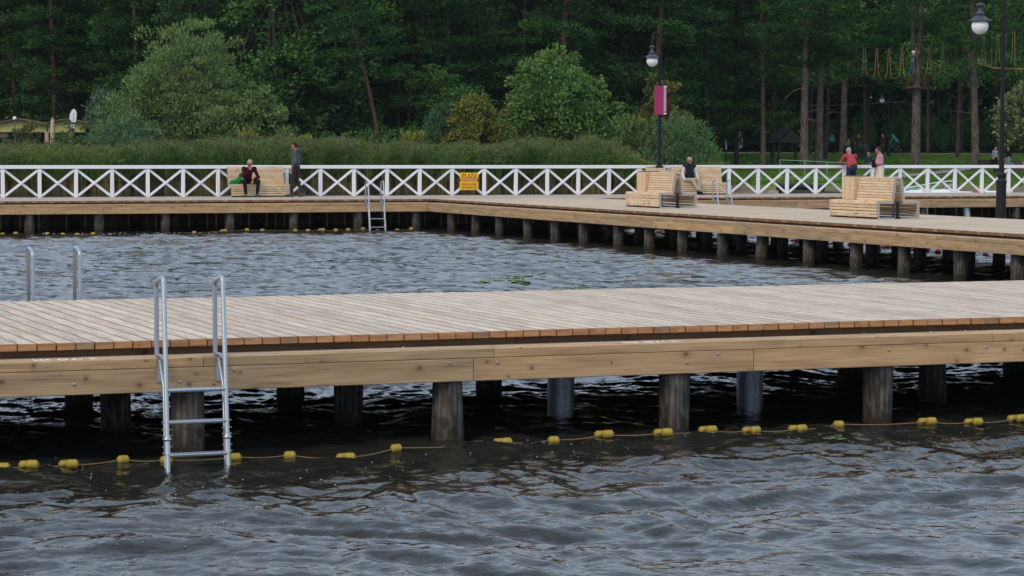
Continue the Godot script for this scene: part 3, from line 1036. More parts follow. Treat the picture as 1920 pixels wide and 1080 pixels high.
func benches() -> void:
	double_bench("slatted double bench nearer the camera on the right jetty", 30.27, 50.5, 52.75)
	double_bench("slatted double bench farther along the right jetty, left of the seated man", 29.74, 61.35, 63.55)
	bin("litter_bin", "slatted wooden bin built onto the far end of the nearer double bench", at(30.27, DECK, 52.45), TH + PI / 2, 0.56, 0.5, 0.985, 0.44)
	bin("litter_bin", "slatted wooden bin with dark lid on the farther double bench", at(29.74, DECK, 63.25), TH + PI / 2, 0.56, 0.5, 0.985, 0.44)
	var a := thing("single_bench", "slatted bench against the railing with the man in the maroon sweater", "bench", at(22.8, DECK, 79.27), TH, "single benches against the railing")
	half_bench(a, -1.0, 1.0, -1.0, 0.92, 0.0, 1, 0.06)
	var b := thing("single_bench", "slatted bench against the railing with the man in the dark vest", "bench", at(39.1, DECK, 79.27), TH, "single benches against the railing")
	half_bench(b, -1.0, 1.0, -1.0, 1.0, 0.0, 2, 0.06)
	bin("litter_bin", "slatted wooden bin by the railing behind the black lamp post", at(37.45, DECK, 79.1), TH, 0.62, 0.4, 0.95, 0.03)
	var g := MB.new()
	nets(g, [[Vector3(-0.13, 0.06, 0), Vector3(0.12, 0.09, 0), 0.07, 0.1], [Vector3(0.08, 0.1, 0), Vector3(0.16, 0.26, -0.02), 0.08, 0.05], [Vector3(-0.2, 0.03, 0.03), Vector3(-0.1, 0.05, 0.02), 0.03, 0.06]], 0.02, 0.06)
	var bag := thing("bag", "bright green cloth bag on the bench beside the man in maroon", "bag", at(22.0, DECK + 0.43, 78.93), TH)
	part("cloth", g.mesh(M.green_bag), bag)
	part("strap", tube_mesh([Vector3(0.14, 0.28, -0.02), Vector3(0.2, 0.34, -0.05), Vector3(0.22, 0.26, -0.1)], [0.015], M.black_cloth, 6), bag)
	part("strap", tube_mesh([Vector3(0.1, 0.27, 0.02), Vector3(0.17, 0.35, -0.01), Vector3(0.21, 0.27, -0.05)], [0.012], M.black_cloth, 6), bag)

# ---------------------------------------------------------------- ladders
func ladders() -> void:
	# local origin on the ledge's front edge, +z towards the water, y = 0 at the ledge top
	var o := thing("ladder", "galvanised bathing ladder on the camera side of the front jetty", "ladder", at(5.3, 0.82, 20.5), TH, "bathing ladders on the jetties")
	var tx := func(x: float, y: float) -> Vector3: return Vector3(x - 0.055 * (0.68 - y), y, 0.13 + (0.68 - y) * 0.30)
	for s in [-1.0, 1.0]:
		var x: float = s * 0.258
		var hr := []
		hr.append(Vector3(x, 0.015, -0.12))
		for q in [[0.60, -0.125], [0.635, -0.115], [0.655, -0.09]]:
			hr.append(Vector3(x, q[0], q[1]))
		for q in [[0.69, 0.085], [0.685, 0.115], [0.66, 0.133]]:
			hr.append(Vector3(x, q[0], q[1]))
		hr.append(tx.call(x, -1.25))
		part("handrail", tube_mesh(hr, [0.0215], M.galvanised, 12), o)
		part("foot_bar", tube_mesh([Vector3(x, 0.018, -0.125), Vector3(x, 0.02, 0.03), Vector3(x - 0.035, 0.0, 0.33)], [0.016], M.galvanised, 8), o)
		part("bracket", box_mesh(Vector3(0.035, 0.24, 0.012), M.galvanised), o, mv(x - 0.012, -0.09, 0.0085))
		part("rear_bar", tube_mesh([Vector3(x - 0.012, -0.02, 0.03), Vector3(x - 0.045, -0.22, 0.30), Vector3(x - 0.10, -1.2, 0.60)], [0.012], M.galvanised, 8), o)
		var c := MB.new()
		c.lathe([Vector2(0.022, -0.03), Vector2(0.028, -0.028), Vector2(0.028, -0.008), Vector2(0.04, -0.006), Vector2(0.04, 0.006), Vector2(0.028, 0.008), Vector2(0.028, 0.028), Vector2(0.022, 0.03)], 14)
		var cp: Vector3 = tx.call(x, -0.635)
		part("clamp", c.mesh(M.galvanised), o, mv(cp.x, cp.y, cp.z))
		var sl: Vector3 = tx.call(x, -0.655)
		var sl2: Vector3 = tx.call(x, -0.77)
		part("sleeve", tube_mesh([sl, sl2], [0.0265], M.galvanised, 12), o)
		for q in [-0.50, -0.56, -0.61, -0.70, -0.75]:
			var bp: Vector3 = tx.call(x, q)
			part("bolt", tube_mesh([Vector3(bp.x - 0.04, bp.y, bp.z - 0.02), Vector3(bp.x + 0.045, bp.y, bp.z - 0.02)], [0.006], M.galvanised, 6), o)
	for y in [-0.24, -0.50, -0.765, -1.02]:
		var l: Vector3 = tx.call(-0.258, y)
		var r: Vector3 = tx.call(0.258, y)
		part("rung", bar_mesh(0.49, 0.026, 0.05, M.galvanised, M.galvanised, 0.006), o, Transform3D(Basis(Vector3.RIGHT, 0.25), (l + r) / 2))
	copy(o, "galvanised bathing ladder on the far side of the front jetty, handrails showing", at(5.42, 0.82, 26.84), TH + PI, "bathing ladders on the jetties")
	copy(o, "small distant bathing ladder on the far jetty near the inner corner", at(25.24, 0.845, 74.2), TH, "bathing ladders on the jetties")
	copy(o, "distant bathing ladder behind the right jetty below the dark-vested man's bench", at(37.6, 0.845, 74.2), TH, "bathing ladders on the jetties")

# ---------------------------------------------------------------- lamps
func lamp(label: String, where: Vector3, arm_turn: float, name_ := "lamp_post") -> Node3D:
	var o := thing(name_, label, "lamp post", where, arm_turn)
	part("base", lathe_mesh([Vector2(0.14, 0.0), Vector2(0.14, 0.05), Vector2(0.125, 0.07), Vector2(0.118, 0.95), Vector2(0.135, 0.97), Vector2(0.135, 1.02), Vector2(0.085, 1.05), Vector2(0.09, 1.1), Vector2(0.115, 1.13), Vector2(0.115, 1.17), Vector2(0.075, 1.2), Vector2(0.065, 1.26)], M.lamp_iron, 20), o)
	part("pole", lathe_mesh([Vector2(0.062, 1.24), Vector2(0.058, 2.6), Vector2(0.07, 2.62), Vector2(0.07, 2.67), Vector2(0.052, 2.7), Vector2(0.045, 4.9), Vector2(0.062, 4.93), Vector2(0.062, 5.02), Vector2(0.036, 5.05)], M.lamp_iron, 16), o)
	var pts := []
	pts.append(Vector3(0, 5.0, 0))
	pts.append(Vector3(0, 5.35, 0))
	for i in 11:
		var a := PI * i / 10.0
		pts.append(Vector3(-0.29 + 0.29 * cos(a), 5.42 + 0.33 * sin(a), 0))
	pts.append(Vector3(-0.58, 5.27, 0))
	part("arm", tube_mesh(pts, [0.032, 0.032, 0.03, 0.028], M.lamp_iron, 10), o)
	part("lamp_shade", lathe_mesh([Vector2(0.255, 4.84), Vector2(0.26, 4.855), Vector2(0.18, 4.90), Vector2(0.125, 4.955), Vector2(0.075, 4.985), Vector2(0.11, 5.0), Vector2(0.115, 5.02), Vector2(0.06, 5.07), Vector2(0.045, 5.17), Vector2(0.085, 5.19), Vector2(0.095, 5.22), Vector2(0.085, 5.26), Vector2(0.03, 5.28)], M.shade_grey, 24), o, mv(-0.58, 0, 0))
	var gl := []
	for i in 15:
		var a := -PI / 2 + PI * 0.86 * i / 14.0
		gl.append(Vector2(maxf(0.2 * cos(a), 0.0005), 4.72 + 0.2 * sin(a)))
	part("globe", lathe_mesh(gl, M.opal_glass, 28), o, mv(-0.58, 0, 0))
	return o

func lamps() -> void:
	lamp("black lamp post with white globe carrying the pink banner", at(37.61, DECK, 79.12), TH + 0.63)
	lamp("tall black lamp post with white globe at the right edge of the photo", at(33.1, 0.835, 50.46), TH - 0.30)
	var b := thing("banner", "pink banner strapped to the lamp post with a white strip beside it", "banner", at(37.61, DECK, 79.12), TH - 0.12)
	part("panel", box_mesh(Vector3(0.34, 1.02, 0.02), M.banner_pink), b, mv(-0.06, 3.35, 0.10))
	part("panel", box_mesh(Vector3(0.13, 1.02, 0.02), M.banner_pink), b, mv(0.175, 3.35, 0.085))
	part("strip", box_mesh(Vector3(0.085, 0.84, 0.012), M.strip_grey), b, mv(0.155, 3.37, 0.105))
	part("clip", box_mesh(Vector3(0.10, 0.055, 0.014), M.white_paint), b, mv(0.16, 3.83, 0.106))
	part("clip", box_mesh(Vector3(0.10, 0.05, 0.014), M.white_paint), b, mv(0.16, 2.88, 0.106))
	for y in [2.88, 3.82]:
		part("strap", tube_mesh([Vector3(0, y, 0), Vector3(0.0, y, 0.09)], [0.03], M.lamp_iron, 8), b)

# ---------------------------------------------------------------- floats on ropes
func float_mesh(m: Material, s: float) -> ArrayMesh:
	var mb := MB.new()
	var xf := Transform3D(Basis(Vector3.BACK, PI / 2), Vector3.ZERO)
	mb.lathe([Vector2(0.008, -0.066) * s, Vector2(0.022, -0.066) * s, Vector2(0.046, -0.044) * s, Vector2(0.048, -0.040) * s, Vector2(0.048, 0.040) * s, Vector2(0.046, 0.044) * s, Vector2(0.022, 0.066) * s, Vector2(0.008, 0.066) * s], 14, xf)
	return mb.mesh(m)

const ORD := ["first", "second", "third", "fourth", "fifth", "sixth", "seventh", "eighth", "ninth", "tenth", "eleventh", "twelfth", "thirteenth", "fourteenth", "fifteenth", "sixteenth", "seventeenth", "eighteenth", "nineteenth", "twentieth", "twenty-first", "twenty-second", "twenty-third"]

func float_line(us: Array, v: float, m: Material, size: float, color: String, where: String, group: String, pairs: Array, along_v := false) -> void:
	var fm := float_mesh(m, size)
	var bright := float_mesh(M.float_bright, size)
	var pts := []
	var tags := []
	for i in us.size():
		var dv := 0.05 * sin(i * 2.3)
		var q: Vector3
		if along_v:
			q = at(us[i][0], 0, us[i][1])
		else:
			q = at(us[i], 0, v + dv)
		q.y = water_height(q.x, -q.z, 1.0) + 0.026 * size
		pts.append(q)
		var n := 2 if pairs.has(i) else 1
		for j in n:
			var lab := "%s %s float from the left %s" % [ORD[i], color, where]
			if n == 2:
				lab = "%s of the paired %s floats %s, %s spot from the left" % ["nearer" if j == 1 else "farther", color, where, ORD[i]]
			var w := q + Vector3(0, 0.016 * j * size, 0) + at(0.026 * (2 * j - 1) * size, 0, -0.05 * (2 * j - 1) * size) * (1.0 if n == 2 else 0.0)
			var o := single("float", bright if (i == 0 and color == "yellow" and not along_v and v < 30) else fm, lab, "float", w, TH + (0.25 * sin(i * 5.1 + j) if not along_v else PI / 2 + 0.4 * sin(i * 3.7)), group)
	var rp := []
	for i in pts.size() - 1:
		for s in 6:
			var t := s / 6.0
			var q: Vector3 = pts[i].lerp(pts[i + 1], t)
			q.y += 0.004 - 0.012 * sin(PI * t)
			q.z += 0.03 * sin(PI * t)
			rp.append(q)
	rp.append(pts[pts.size() - 1])
	single("float_rope", tube_mesh(rp, [0.0065 * size], M.rope, 6), "thin rope threading the %s floats %s" % [color, where], "rope", Vector3.ZERO)

func floats() -> void:
	float_line([2.9, 3.69, 3.88, 4.23, 4.69, 5.05, 5.68, 6.15, 6.66, 7.15, 8.13, 8.65, 9.16, 9.72, 10.22, 10.66, 11.13, 11.62, 12.55, 13.08, 13.61], 20.38, M.float_yellow, 0.82, "yellow", "under the front jetty", "yellow floats along the front jetty", [2, 3, 8, 10, 12, 13, 14, 15, 16, 18, 19, 20])
	float_line([9.0, 9.4, 9.86, 10.3, 10.8], 27.05, M.float_yellow, 0.82, "yellow", "behind the front jetty", "yellow floats behind the front jetty", [])
	float_line([13.4, 13.8, 14.73, 15.22, 15.66, 16.13, 19.31, 20.23, 20.98, 21.5, 22.54, 22.97, 23.43, 23.87, 24.31, 24.8, 25.26, 25.96, 26.41], 74.02, M.float_yellow, 1.05, "yellow", "under the far jetty", "small yellow floats along the far jetty", [7, 12])
	float_line([[33.0, 72.3], [33.1, 71.5], [33.15, 70.6], [33.2, 69.8], [33.25, 69.0], [33.3, 68.0], [33.4, 66.5], [33.35, 63.8], [33.5, 61.5], [33.55, 59.5], [33.5, 58.4], [33.7, 56.8], [33.7, 55.4], [33.55, 54.6], [33.5, 53.9], [33.6, 52.9], [33.3, 51.4], [33.2, 49.5], [33.2, 47.9], [33.2, 46.2]], 0.0, M.float_red, 1.25, "red", "seen under the right jetty", "red floats beyond the right jetty", [1, 3, 5, 8, 9, 11, 13, 15, 17], true)

# ---------------------------------------------------------------- the beach sign
func words(o: Node3D, s: String, y: float, size: float, m: Material, wide: float, font := "Droid Serif") -> void:
	var f := SystemFont.new()
	f.font_names = PackedStringArray([font])
	f.font_weight = 700
	var t := TextMesh.new()
	t.font = f
	t.text = s
	t.font_size = 48
	t.pixel_size = size / 48.0
	t.depth = 0.003
	t.material = m
	var w := t.get_aabb().size.x
	part("lettering", t, o, Transform3D(Basis.from_scale(Vector3(wide / maxf(w, 0.01), 1, 1)), Vector3(0, y, 0.0115)))

func sign_board() -> void:
	var o := thing("sign", "yellow unguarded beach notice with dark red lettering on the railing", "sign", at(30.43, 1.44, 79.31), TH)
	part("panel", box_mesh(Vector3(0.68, 0.60, 0.016), M.sign_yellow, 0.005), o)
	part("band", box_mesh(Vector3(0.68, 0.105, 0.004), M.sign_red, 0.001), o, mv(0, 0.045, 0.0095))
	words(o, "PLAŻA", 0.185, 0.215, M.sign_letter, 0.55)
	words(o, "NIESTRZEŻONA", 0.043, 0.115, M.sign_pale, 0.62)
	words(o, "PRZEZ SŁUŻBĘ", -0.105, 0.105, M.sign_letter, 0.57)
	words(o, "RATOWNICZĄ", -0.215, 0.11, M.sign_letter, 0.57)

# ---------------------------------------------------------------- people
# joints in metres, facing +z, the person's left at +x; changes are laid over a standing figure
func joints(over := {}) -> Dictionary:
	var j := {"pelvis": Vector3(0, 0.96, 0), "waist": Vector3(0, 1.10, 0.01), "chest": Vector3(0, 1.30, 0.0), "neck": Vector3(0, 1.47, -0.01), "head": Vector3(0, 1.62, 0.02),
		"sL": Vector3(0.18, 1.41, -0.01), "eL": Vector3(0.23, 1.13, -0.03), "wL": Vector3(0.24, 0.88, 0.05), "sR": Vector3(-0.18, 1.41, -0.01), "eR": Vector3(-0.23, 1.13, -0.03), "wR": Vector3(-0.24, 0.88, 0.05),
		"hL": Vector3(0.09, 0.92, 0), "kL": Vector3(0.10, 0.50, 0.02), "aL": Vector3(0.10, 0.09, -0.03), "tL": Vector3(0.12, 0.035, 0.14), "hR": Vector3(-0.09, 0.92, 0), "kR": Vector3(-0.10, 0.50, 0.02), "aR": Vector3(-0.10, 0.09, -0.03), "tR": Vector3(-0.12, 0.035, 0.14), "look": Vector3(0, -0.1, 1), "palmL": Vector3(-1, 0, 0), "palmR": Vector3(1, 0, 0)}
	for k in over:
		j[k] = over[k]
	return j

func hand_bones(w: Vector3, d: Vector3, palm: Vector3, curl: float, side: float) -> Array:
	var f := d.normalized()
	var pn := (palm - f * palm.dot(f)).normalized()
	var s := f.cross(pn) * side       # towards the thumb
	var out := [[w, w + f * 0.075, 0.021, 0.026], [w + f * 0.02 + s * 0.012, w + f * 0.08 + s * 0.026, 0.014, 0.013], [w + f * 0.02 - s * 0.012, w + f * 0.075 - s * 0.028, 0.014, 0.012]]
	for i in 4:
		var root := w + f * (0.085 - 0.006 * absf(i - 1.3)) + s * (0.03 - 0.02 * i)
		var l: float = [0.068, 0.078, 0.072, 0.056][i]
		var d1 := (f + pn * curl * 0.6).normalized()
		var d2 := (f * (1.0 - curl * 0.7) + pn * curl * 1.2).normalized()
		out.append([root, root + d1 * l * 0.55, 0.0095, 0.009])
		out.append([root + d1 * l * 0.55, root + d1 * l * 0.55 + d2 * l * 0.5, 0.009, 0.0078])
	var tr := w + f * 0.025 + s * 0.026
	var td := (f * 0.75 + s * 0.65 + pn * 0.2).normalized()
	out.append([tr, tr + td * 0.042, 0.0125, 0.0105])
	out.append([tr + td * 0.042, tr + td * 0.042 + (td + f * 0.4 + pn * 0.3).normalized() * 0.034, 0.0105, 0.009])
	return out

func sub(m: Material, bones: Array, cell: float, k := 0.04) -> ArrayMesh:
	var mb := MB.new()
	nets(mb, bones, cell, k)
	return mb.mesh(m)

# wear: top, sleeve ("long", "short", "none"), legs ("trousers", "skirt", "shorts"), materials by name, hair length
func person(label: String, where: Vector3, turn: float, j: Dictionary, wear: Dictionary, size := 1.0, group := "") -> Node3D:
	var o := thing("person", label, "person", where, turn, group)
	o.scale = Vector3.ONE * size
	var fine: bool = wear.get("fine", true)
	var cell := 0.018 if fine else 0.034
	var fat: float = wear.get("fat", 1.0)
	var skin: Material = M[wear.get("skin", "skin")]
	var sw: float = 1.0
	var H: Vector3 = j.head
	var fwd: Vector3 = (j.look as Vector3).normalized()
	var up: Vector3 = ((H - j.neck) as Vector3).normalized()
	fwd = (fwd - up * fwd.dot(up)).normalized()
	var rt := up.cross(fwd)      # the person's left
	var body := MB.new()
	# one continuous body: trunk, limbs, neck
	var b := [[j.pelvis, j.waist, 0.115 * fat, 0.105 * fat], [j.waist, j.chest, 0.105 * fat, 0.115], [j.chest, j.neck, 0.10, 0.055], [j.neck, H - up * 0.05, 0.052, 0.05], [j.chest + Vector3(0, 0.06, 0), j.sL, 0.07, 0.055], [j.chest + Vector3(0, 0.06, 0), j.sR, 0.07, 0.055]]
	for s in ["L", "R"]:
		b.append_array([[j["s" + s], j["e" + s], 0.046, 0.036], [j["e" + s], j["w" + s], 0.037, 0.025], [j.pelvis, j["h" + s], 0.10, 0.085], [j["h" + s], j["k" + s], 0.078, 0.05], [j["k" + s], j["a" + s], 0.05, 0.034], [j["a" + s], j["t" + s], 0.034, 0.028]])
	nets(body, b, cell, 0.04)
	# head with its face, on a finer grid
	var hd := [[H + up * 0.035 - fwd * 0.025, H + up * 0.03 + fwd * 0.02, 0.083, 0.078], [H + up * 0.01, H - up * 0.065 + fwd * 0.035, 0.07, 0.047], [H - up * 0.07 - fwd * 0.02, H - up * 0.11 - fwd * 0.02, 0.052, 0.052], [H - up * 0.072 + fwd * 0.06, H - up * 0.085 + fwd * 0.068, 0.024, 0.02],
		[H + up * 0.012 + fwd * 0.088, H - up * 0.026 + fwd * 0.108, 0.009, 0.016], [H + up * 0.03 + fwd * 0.082 + rt * 0.03, H + up * 0.03 + fwd * 0.082 - rt * 0.03, 0.014, 0.014], [H + rt * 0.076 - fwd * 0.008 + up * 0.015, H + rt * 0.08 - fwd * 0.012 - up * 0.025, 0.017, 0.012], [H - rt * 0.076 - fwd * 0.008 + up * 0.015, H - rt * 0.08 - fwd * 0.012 - up * 0.025, 0.017, 0.012]]
	nets(body, hd, 0.009 if fine else 0.02, 0.02)
	for s in ["L", "R"]:
		var w: Vector3 = j["w" + s]
		var d: Vector3 = j.get("hand" + s, w - j["e" + s])
		if fine:
			nets(body, hand_bones(w, d, j["palm" + s], j.get("curl" + s, 0.35), 1.0 if s == "L" else -1.0), 0.0058, 0.008)
		else:
			nets(body, [[w, w + d.normalized() * 0.1, 0.03, 0.025], [w + d.normalized() * 0.1, w + d.normalized() * 0.16, 0.022, 0.014]], 0.02, 0.02)
	part("body", body.mesh(skin), o)
	if fine:
		for s in [-1.0, 1.0]:
			part("eye", sub(M.eye_dark, [[H + up * 0.014 + fwd * 0.083 + rt * 0.029 * s, H + up * 0.014 + fwd * 0.084 + rt * 0.034 * s, 0.0105, 0.0105]], 0.006, 0.004), o)
		part("mouth", sub(M.lip, [[H - up * 0.052 + fwd * 0.085 - rt * 0.018, H - up * 0.052 + fwd * 0.085 + rt * 0.018, 0.009, 0.009]], 0.006, 0.004), o)
	if wear.get("glasses", false):
		var gl := MB.new()
		for s in [-1.0, 1.0]:
			var c0: Vector3 = H + up * 0.012 + fwd * 0.102 + rt * 0.033 * s
			var ring := []
			for i in 13:
				ring.append(c0 + rt * cos(TAU * i / 12.0) * 0.024 + up * sin(TAU * i / 12.0) * 0.018)
			gl.tube(ring, [0.003], 6)
			gl.tube([c0 + rt * 0.024 * s, H + up * 0.02 + rt * 0.082 * s - fwd * 0.005], [0.0025], 6)
		part("glasses", gl.mesh(M.eye_dark), o)
	# hair
	if wear.has("hair"):
		var hb := [[H + up * 0.06 - fwd * 0.035, H + up * 0.062 + fwd * 0.012, 0.075, 0.068], [H + up * 0.02 - fwd * 0.05, H - up * 0.04 - fwd * 0.045, 0.07, 0.05], [H + up * 0.045 + rt * 0.035 - fwd * 0.02, H + up * 0.01 + rt * 0.045 - fwd * 0.035, 0.05, 0.042], [H + up * 0.045 - rt * 0.035 - fwd * 0.02, H + up * 0.01 - rt * 0.045 - fwd * 0.035, 0.05, 0.042]]
		if wear.get("curly", false):
			for i in 12:
				var a := i * 2.4
				var q := H + up * (0.05 + 0.05 * cos(i * 1.7)) - fwd * (0.02 + 0.05 * sin(a) * 0.8) + rt * 0.065 * cos(a)
				hb.append([q, q + up * 0.01, 0.042, 0.036])
		if wear.get("long_hair", false):
			hb.append([H - fwd * 0.06, H - up * 0.22 - fwd * 0.07, 0.06, 0.035])
		part("hair", sub(M[wear.hair], hb, 0.012 if fine else 0.02, 0.02), o)
	if wear.has("helmet"):
		part("helmet", sub(M[wear.helmet], [[H + up * 0.06 - fwd * 0.03, H + up * 0.06 + fwd * 0.03, 0.1, 0.095]], 0.02, 0.02), o)
	# clothes follow the body a little outside it
	var top := [[j.pelvis + (j.waist - j.pelvis) * 0.1, j.waist, 0.128 * fat, 0.122 * fat], [j.waist, j.chest, 0.124 * fat, 0.13], [j.chest, j.chest.lerp(j.neck, 0.62), 0.118, 0.078], [j.chest + Vector3(0, 0.06, 0), j.sL, 0.085, 0.066], [j.chest + Vector3(0, 0.06, 0), j.sR, 0.085, 0.066]]
	if fat > 1.05:
		var mid: Vector3 = j.waist
		top.append([mid + Vector3(0, -0.04, 0.06), mid + Vector3(0, 0.06, 0.05), 0.125 * fat, 0.12 * fat])
	var sl: String = wear.get("sleeve", "long")
	var arms := []
	for s in ["L", "R"]:
		var e: Vector3 = j["e" + s]
		if sl == "short":
			arms.append([j["s" + s], (j["s" + s] as Vector3).lerp(e, 0.62), 0.066, 0.06])
		elif sl == "long":
			arms.append([j["s" + s], e, 0.064, 0.05])
			arms.append([e, e.lerp(j["w" + s], 0.93), 0.05, 0.038])
	if wear.has("vest"):
		part("shirt", sub(M[wear.top], arms, cell, 0.03), o)
		var vb := top.duplicate()
		vb.append([j.chest.lerp(j.neck, 0.5), j.neck + up * 0.045, 0.09, 0.068])
		part("vest", sub(M[wear.vest], vb, cell, 0.05), o)
	else:
		top.append_array(arms)
		if wear.get("hood", false):
			top.append([j.neck - fwd * 0.07 - rt * 0.05, j.neck - fwd * 0.09 + up * 0.02 + rt * 0.05, 0.06, 0.06])
			top.append([j.chest.lerp(j.neck, 0.7), j.neck + up * 0.02, 0.085, 0.066])
		part("shirt", sub(M[wear.top], top, cell, 0.05), o)
	var lg: String = wear.get("legs", "trousers")
	var hips := [[j.pelvis + Vector3(0, 0.03, 0), j.pelvis - Vector3(0, 0.01, 0), 0.124 * fat, 0.124 * fat]]
	if lg == "skirt":
		for s in ["L", "R"]:
			hips.append([j["h" + s], (j["h" + s] as Vector3).lerp(j["k" + s], 0.95) * Vector3(1.5, 1, 1), 0.11, 0.13])
		hips.append([j.pelvis, Vector3(0, j.kL.y + 0.02, (j.kL.z + j.kR.z) / 2.0), 0.13 * fat, 0.16])
		part("skirt", sub(M[wear.bottom], hips, cell, 0.08), o)
	else:
		for s in ["L", "R"]:
			hips.append([j.pelvis, j["h" + s], 0.112 * fat, 0.1])
			if lg == "shorts":
				hips.append([j["h" + s], (j["h" + s] as Vector3).lerp(j["k" + s], 0.8), 0.098, 0.085])
			else:
				hips.append([j["h" + s], j["k" + s], 0.096, 0.066])
				hips.append([j["k" + s], (j["k" + s] as Vector3).lerp(j["a" + s], 0.93), 0.068, 0.055])
		part("trousers", sub(M[wear.bottom], hips, cell, 0.035), o)
	for s in ["L", "R"]:
		var a: Vector3 = j["a" + s]
		var t: Vector3 = j["t" + s]
		var back := (a - t).normalized() * Vector3(1, 0, 1)
		part("shoe", sub(M[wear.get("shoes", "shoe_grey")], [[a - Vector3(0, 0.03, 0) + back * 0.03, t, 0.048, 0.04], [a, a - Vector3(0, 0.05, 0) + back * 0.03, 0.05, 0.05]], cell * 0.8, 0.03), o)
	return o

func people() -> void:
	# a man walking left along the railing
	person("person in a grey hoodie and dark trousers walking past the bench end", at(23.95, DECK, 78.5), TH - PI / 2 - 0.65, joints({"pelvis": Vector3(0, 0.94, 0), "head": Vector3(0, 1.63, 0.05), "look": Vector3(0.1, -0.1, 1), "chest": Vector3(0, 1.29, 0.02), "kL": Vector3(0.09, 0.49, 0.11), "aL": Vector3(0.09, 0.09, 0.12), "tL": Vector3(0.1, 0.045, 0.29), "kR": Vector3(-0.09, 0.50, 0.0), "aR": Vector3(-0.09, 0.12, -0.22), "tR": Vector3(-0.1, 0.03, -0.08),
		"eL": Vector3(0.25, 1.14, -0.09), "wL": Vector3(0.20, 0.93, 0.06), "eR": Vector3(-0.25, 1.14, -0.06), "wR": Vector3(-0.20, 0.93, 0.08)}), {"top": "grey_hoodie", "hood": true, "bottom": "charcoal_cloth", "hair": "hair_dark", "shoes": "shoe_grey", "skin": "skin_red", "fat": 1.04}, 1.03)
	# a man sitting bent forward, chin in hand
	person("person in a maroon sweater sitting bent forward, chin in hand", at(22.38, DECK, 78.88), TH, joints({"pelvis": Vector3(0, 0.51, -0.02), "waist": Vector3(0, 0.64, 0.06), "chest": Vector3(0, 0.83, 0.17), "neck": Vector3(0, 0.985, 0.25), "head": Vector3(0.0, 1.11, 0.33), "look": Vector3(0.05, -0.35, 1), "sL": Vector3(0.18, 0.94, 0.22), "sR": Vector3(-0.18, 0.94, 0.22),
		"eR": Vector3(-0.24, 0.69, 0.36), "wR": Vector3(-0.05, 0.90, 0.43), "handR": Vector3(0.06, 0.08, -0.02), "palmR": Vector3(0.2, 0.4, -1), "curlR": 0.9, "eL": Vector3(0.29, 0.66, 0.30), "wL": Vector3(0.06, 0.56, 0.47), "handL": Vector3(-0.3, -0.8, 0.15), "palmL": Vector3(-0.3, 0, -1),
		"hL": Vector3(0.10, 0.50, 0.04), "kL": Vector3(0.25, 0.52, 0.45), "aL": Vector3(0.22, 0.09, 0.42), "tL": Vector3(0.27, 0.035, 0.58), "hR": Vector3(-0.10, 0.50, 0.04), "kR": Vector3(-0.22, 0.52, 0.46), "aR": Vector3(-0.17, 0.09, 0.43), "tR": Vector3(-0.2, 0.035, 0.6)}), {"top": "maroon_wool", "bottom": "black_cloth", "hair": "hair_grey", "glasses": true, "skin": "skin_red", "shoes": "shoe_grey"}, 1.0)
	# a man with white hair in a dark vest, legs stretched and crossed at the ankles
	person("person in a dark vest and beige trousers sitting on the slatted bench", at(38.7, DECK, 78.9), TH - 0.1, joints({"pelvis": Vector3(0, 0.53, 0.02), "waist": Vector3(0.0, 0.67, 0.0), "chest": Vector3(0, 0.88, -0.02), "neck": Vector3(0, 1.06, -0.02), "head": Vector3(0, 1.21, 0.02), "look": Vector3(0.25, -0.2, 1), "sL": Vector3(0.2, 1.0, -0.02), "sR": Vector3(-0.2, 1.0, -0.02),
		"eR": Vector3(-0.255, 0.74, -0.03), "wR": Vector3(-0.22, 0.52, 0.12), "handR": Vector3(0.05, -0.1, 1), "palmR": Vector3(0, -1, 0), "eL": Vector3(0.27, 0.75, -0.01), "wL": Vector3(0.28, 0.51, 0.14), "handL": Vector3(0, -0.2, 1), "palmL": Vector3(0, -1, 0),
		"hL": Vector3(0.10, 0.51, 0.06), "kL": Vector3(0.18, 0.53, 0.46), "aL": Vector3(0.16, 0.11, 0.60), "tL": Vector3(0.20, 0.05, 0.76), "hR": Vector3(-0.10, 0.51, 0.06), "kR": Vector3(-0.05, 0.53, 0.46), "aR": Vector3(0.10, 0.15, 0.66), "tR": Vector3(0.15, 0.08, 0.82)}), {"top": "white_shirt", "vest": "navy_vest", "bottom": "beige_cloth", "hair": "hair_grey", "glasses": true, "skin": "skin_red", "shoes": "black_cloth", "fat": 1.3}, 1.0)
	# the couple at the railing
	person("person in a red polo shirt leaning with folded arms on the railing", at(45.3, DECK, 78.9), TH + PI - 0.05, joints({"pelvis": Vector3(0, 0.95, -0.08), "waist": Vector3(0, 1.09, -0.03), "chest": Vector3(0, 1.26, 0.07), "neck": Vector3(0, 1.41, 0.16), "head": Vector3(0, 1.53, 0.24), "look": Vector3(0.35, -0.15, 1), "sL": Vector3(0.2, 1.35, 0.12), "sR": Vector3(-0.2, 1.35, 0.12),
		"eL": Vector3(0.26, 1.13, 0.34), "wL": Vector3(0.04, 1.09, 0.46), "palmL": Vector3(0, -1, 0), "eR": Vector3(-0.26, 1.13, 0.34), "wR": Vector3(-0.04, 1.12, 0.44), "palmR": Vector3(0, -1, 0)}), {"top": "pink_red_shirt", "sleeve": "short", "bottom": "dark_blue", "legs": "shorts", "hair": "hair_grey", "skin": "skin_red", "fat": 1.36}, 1.02)
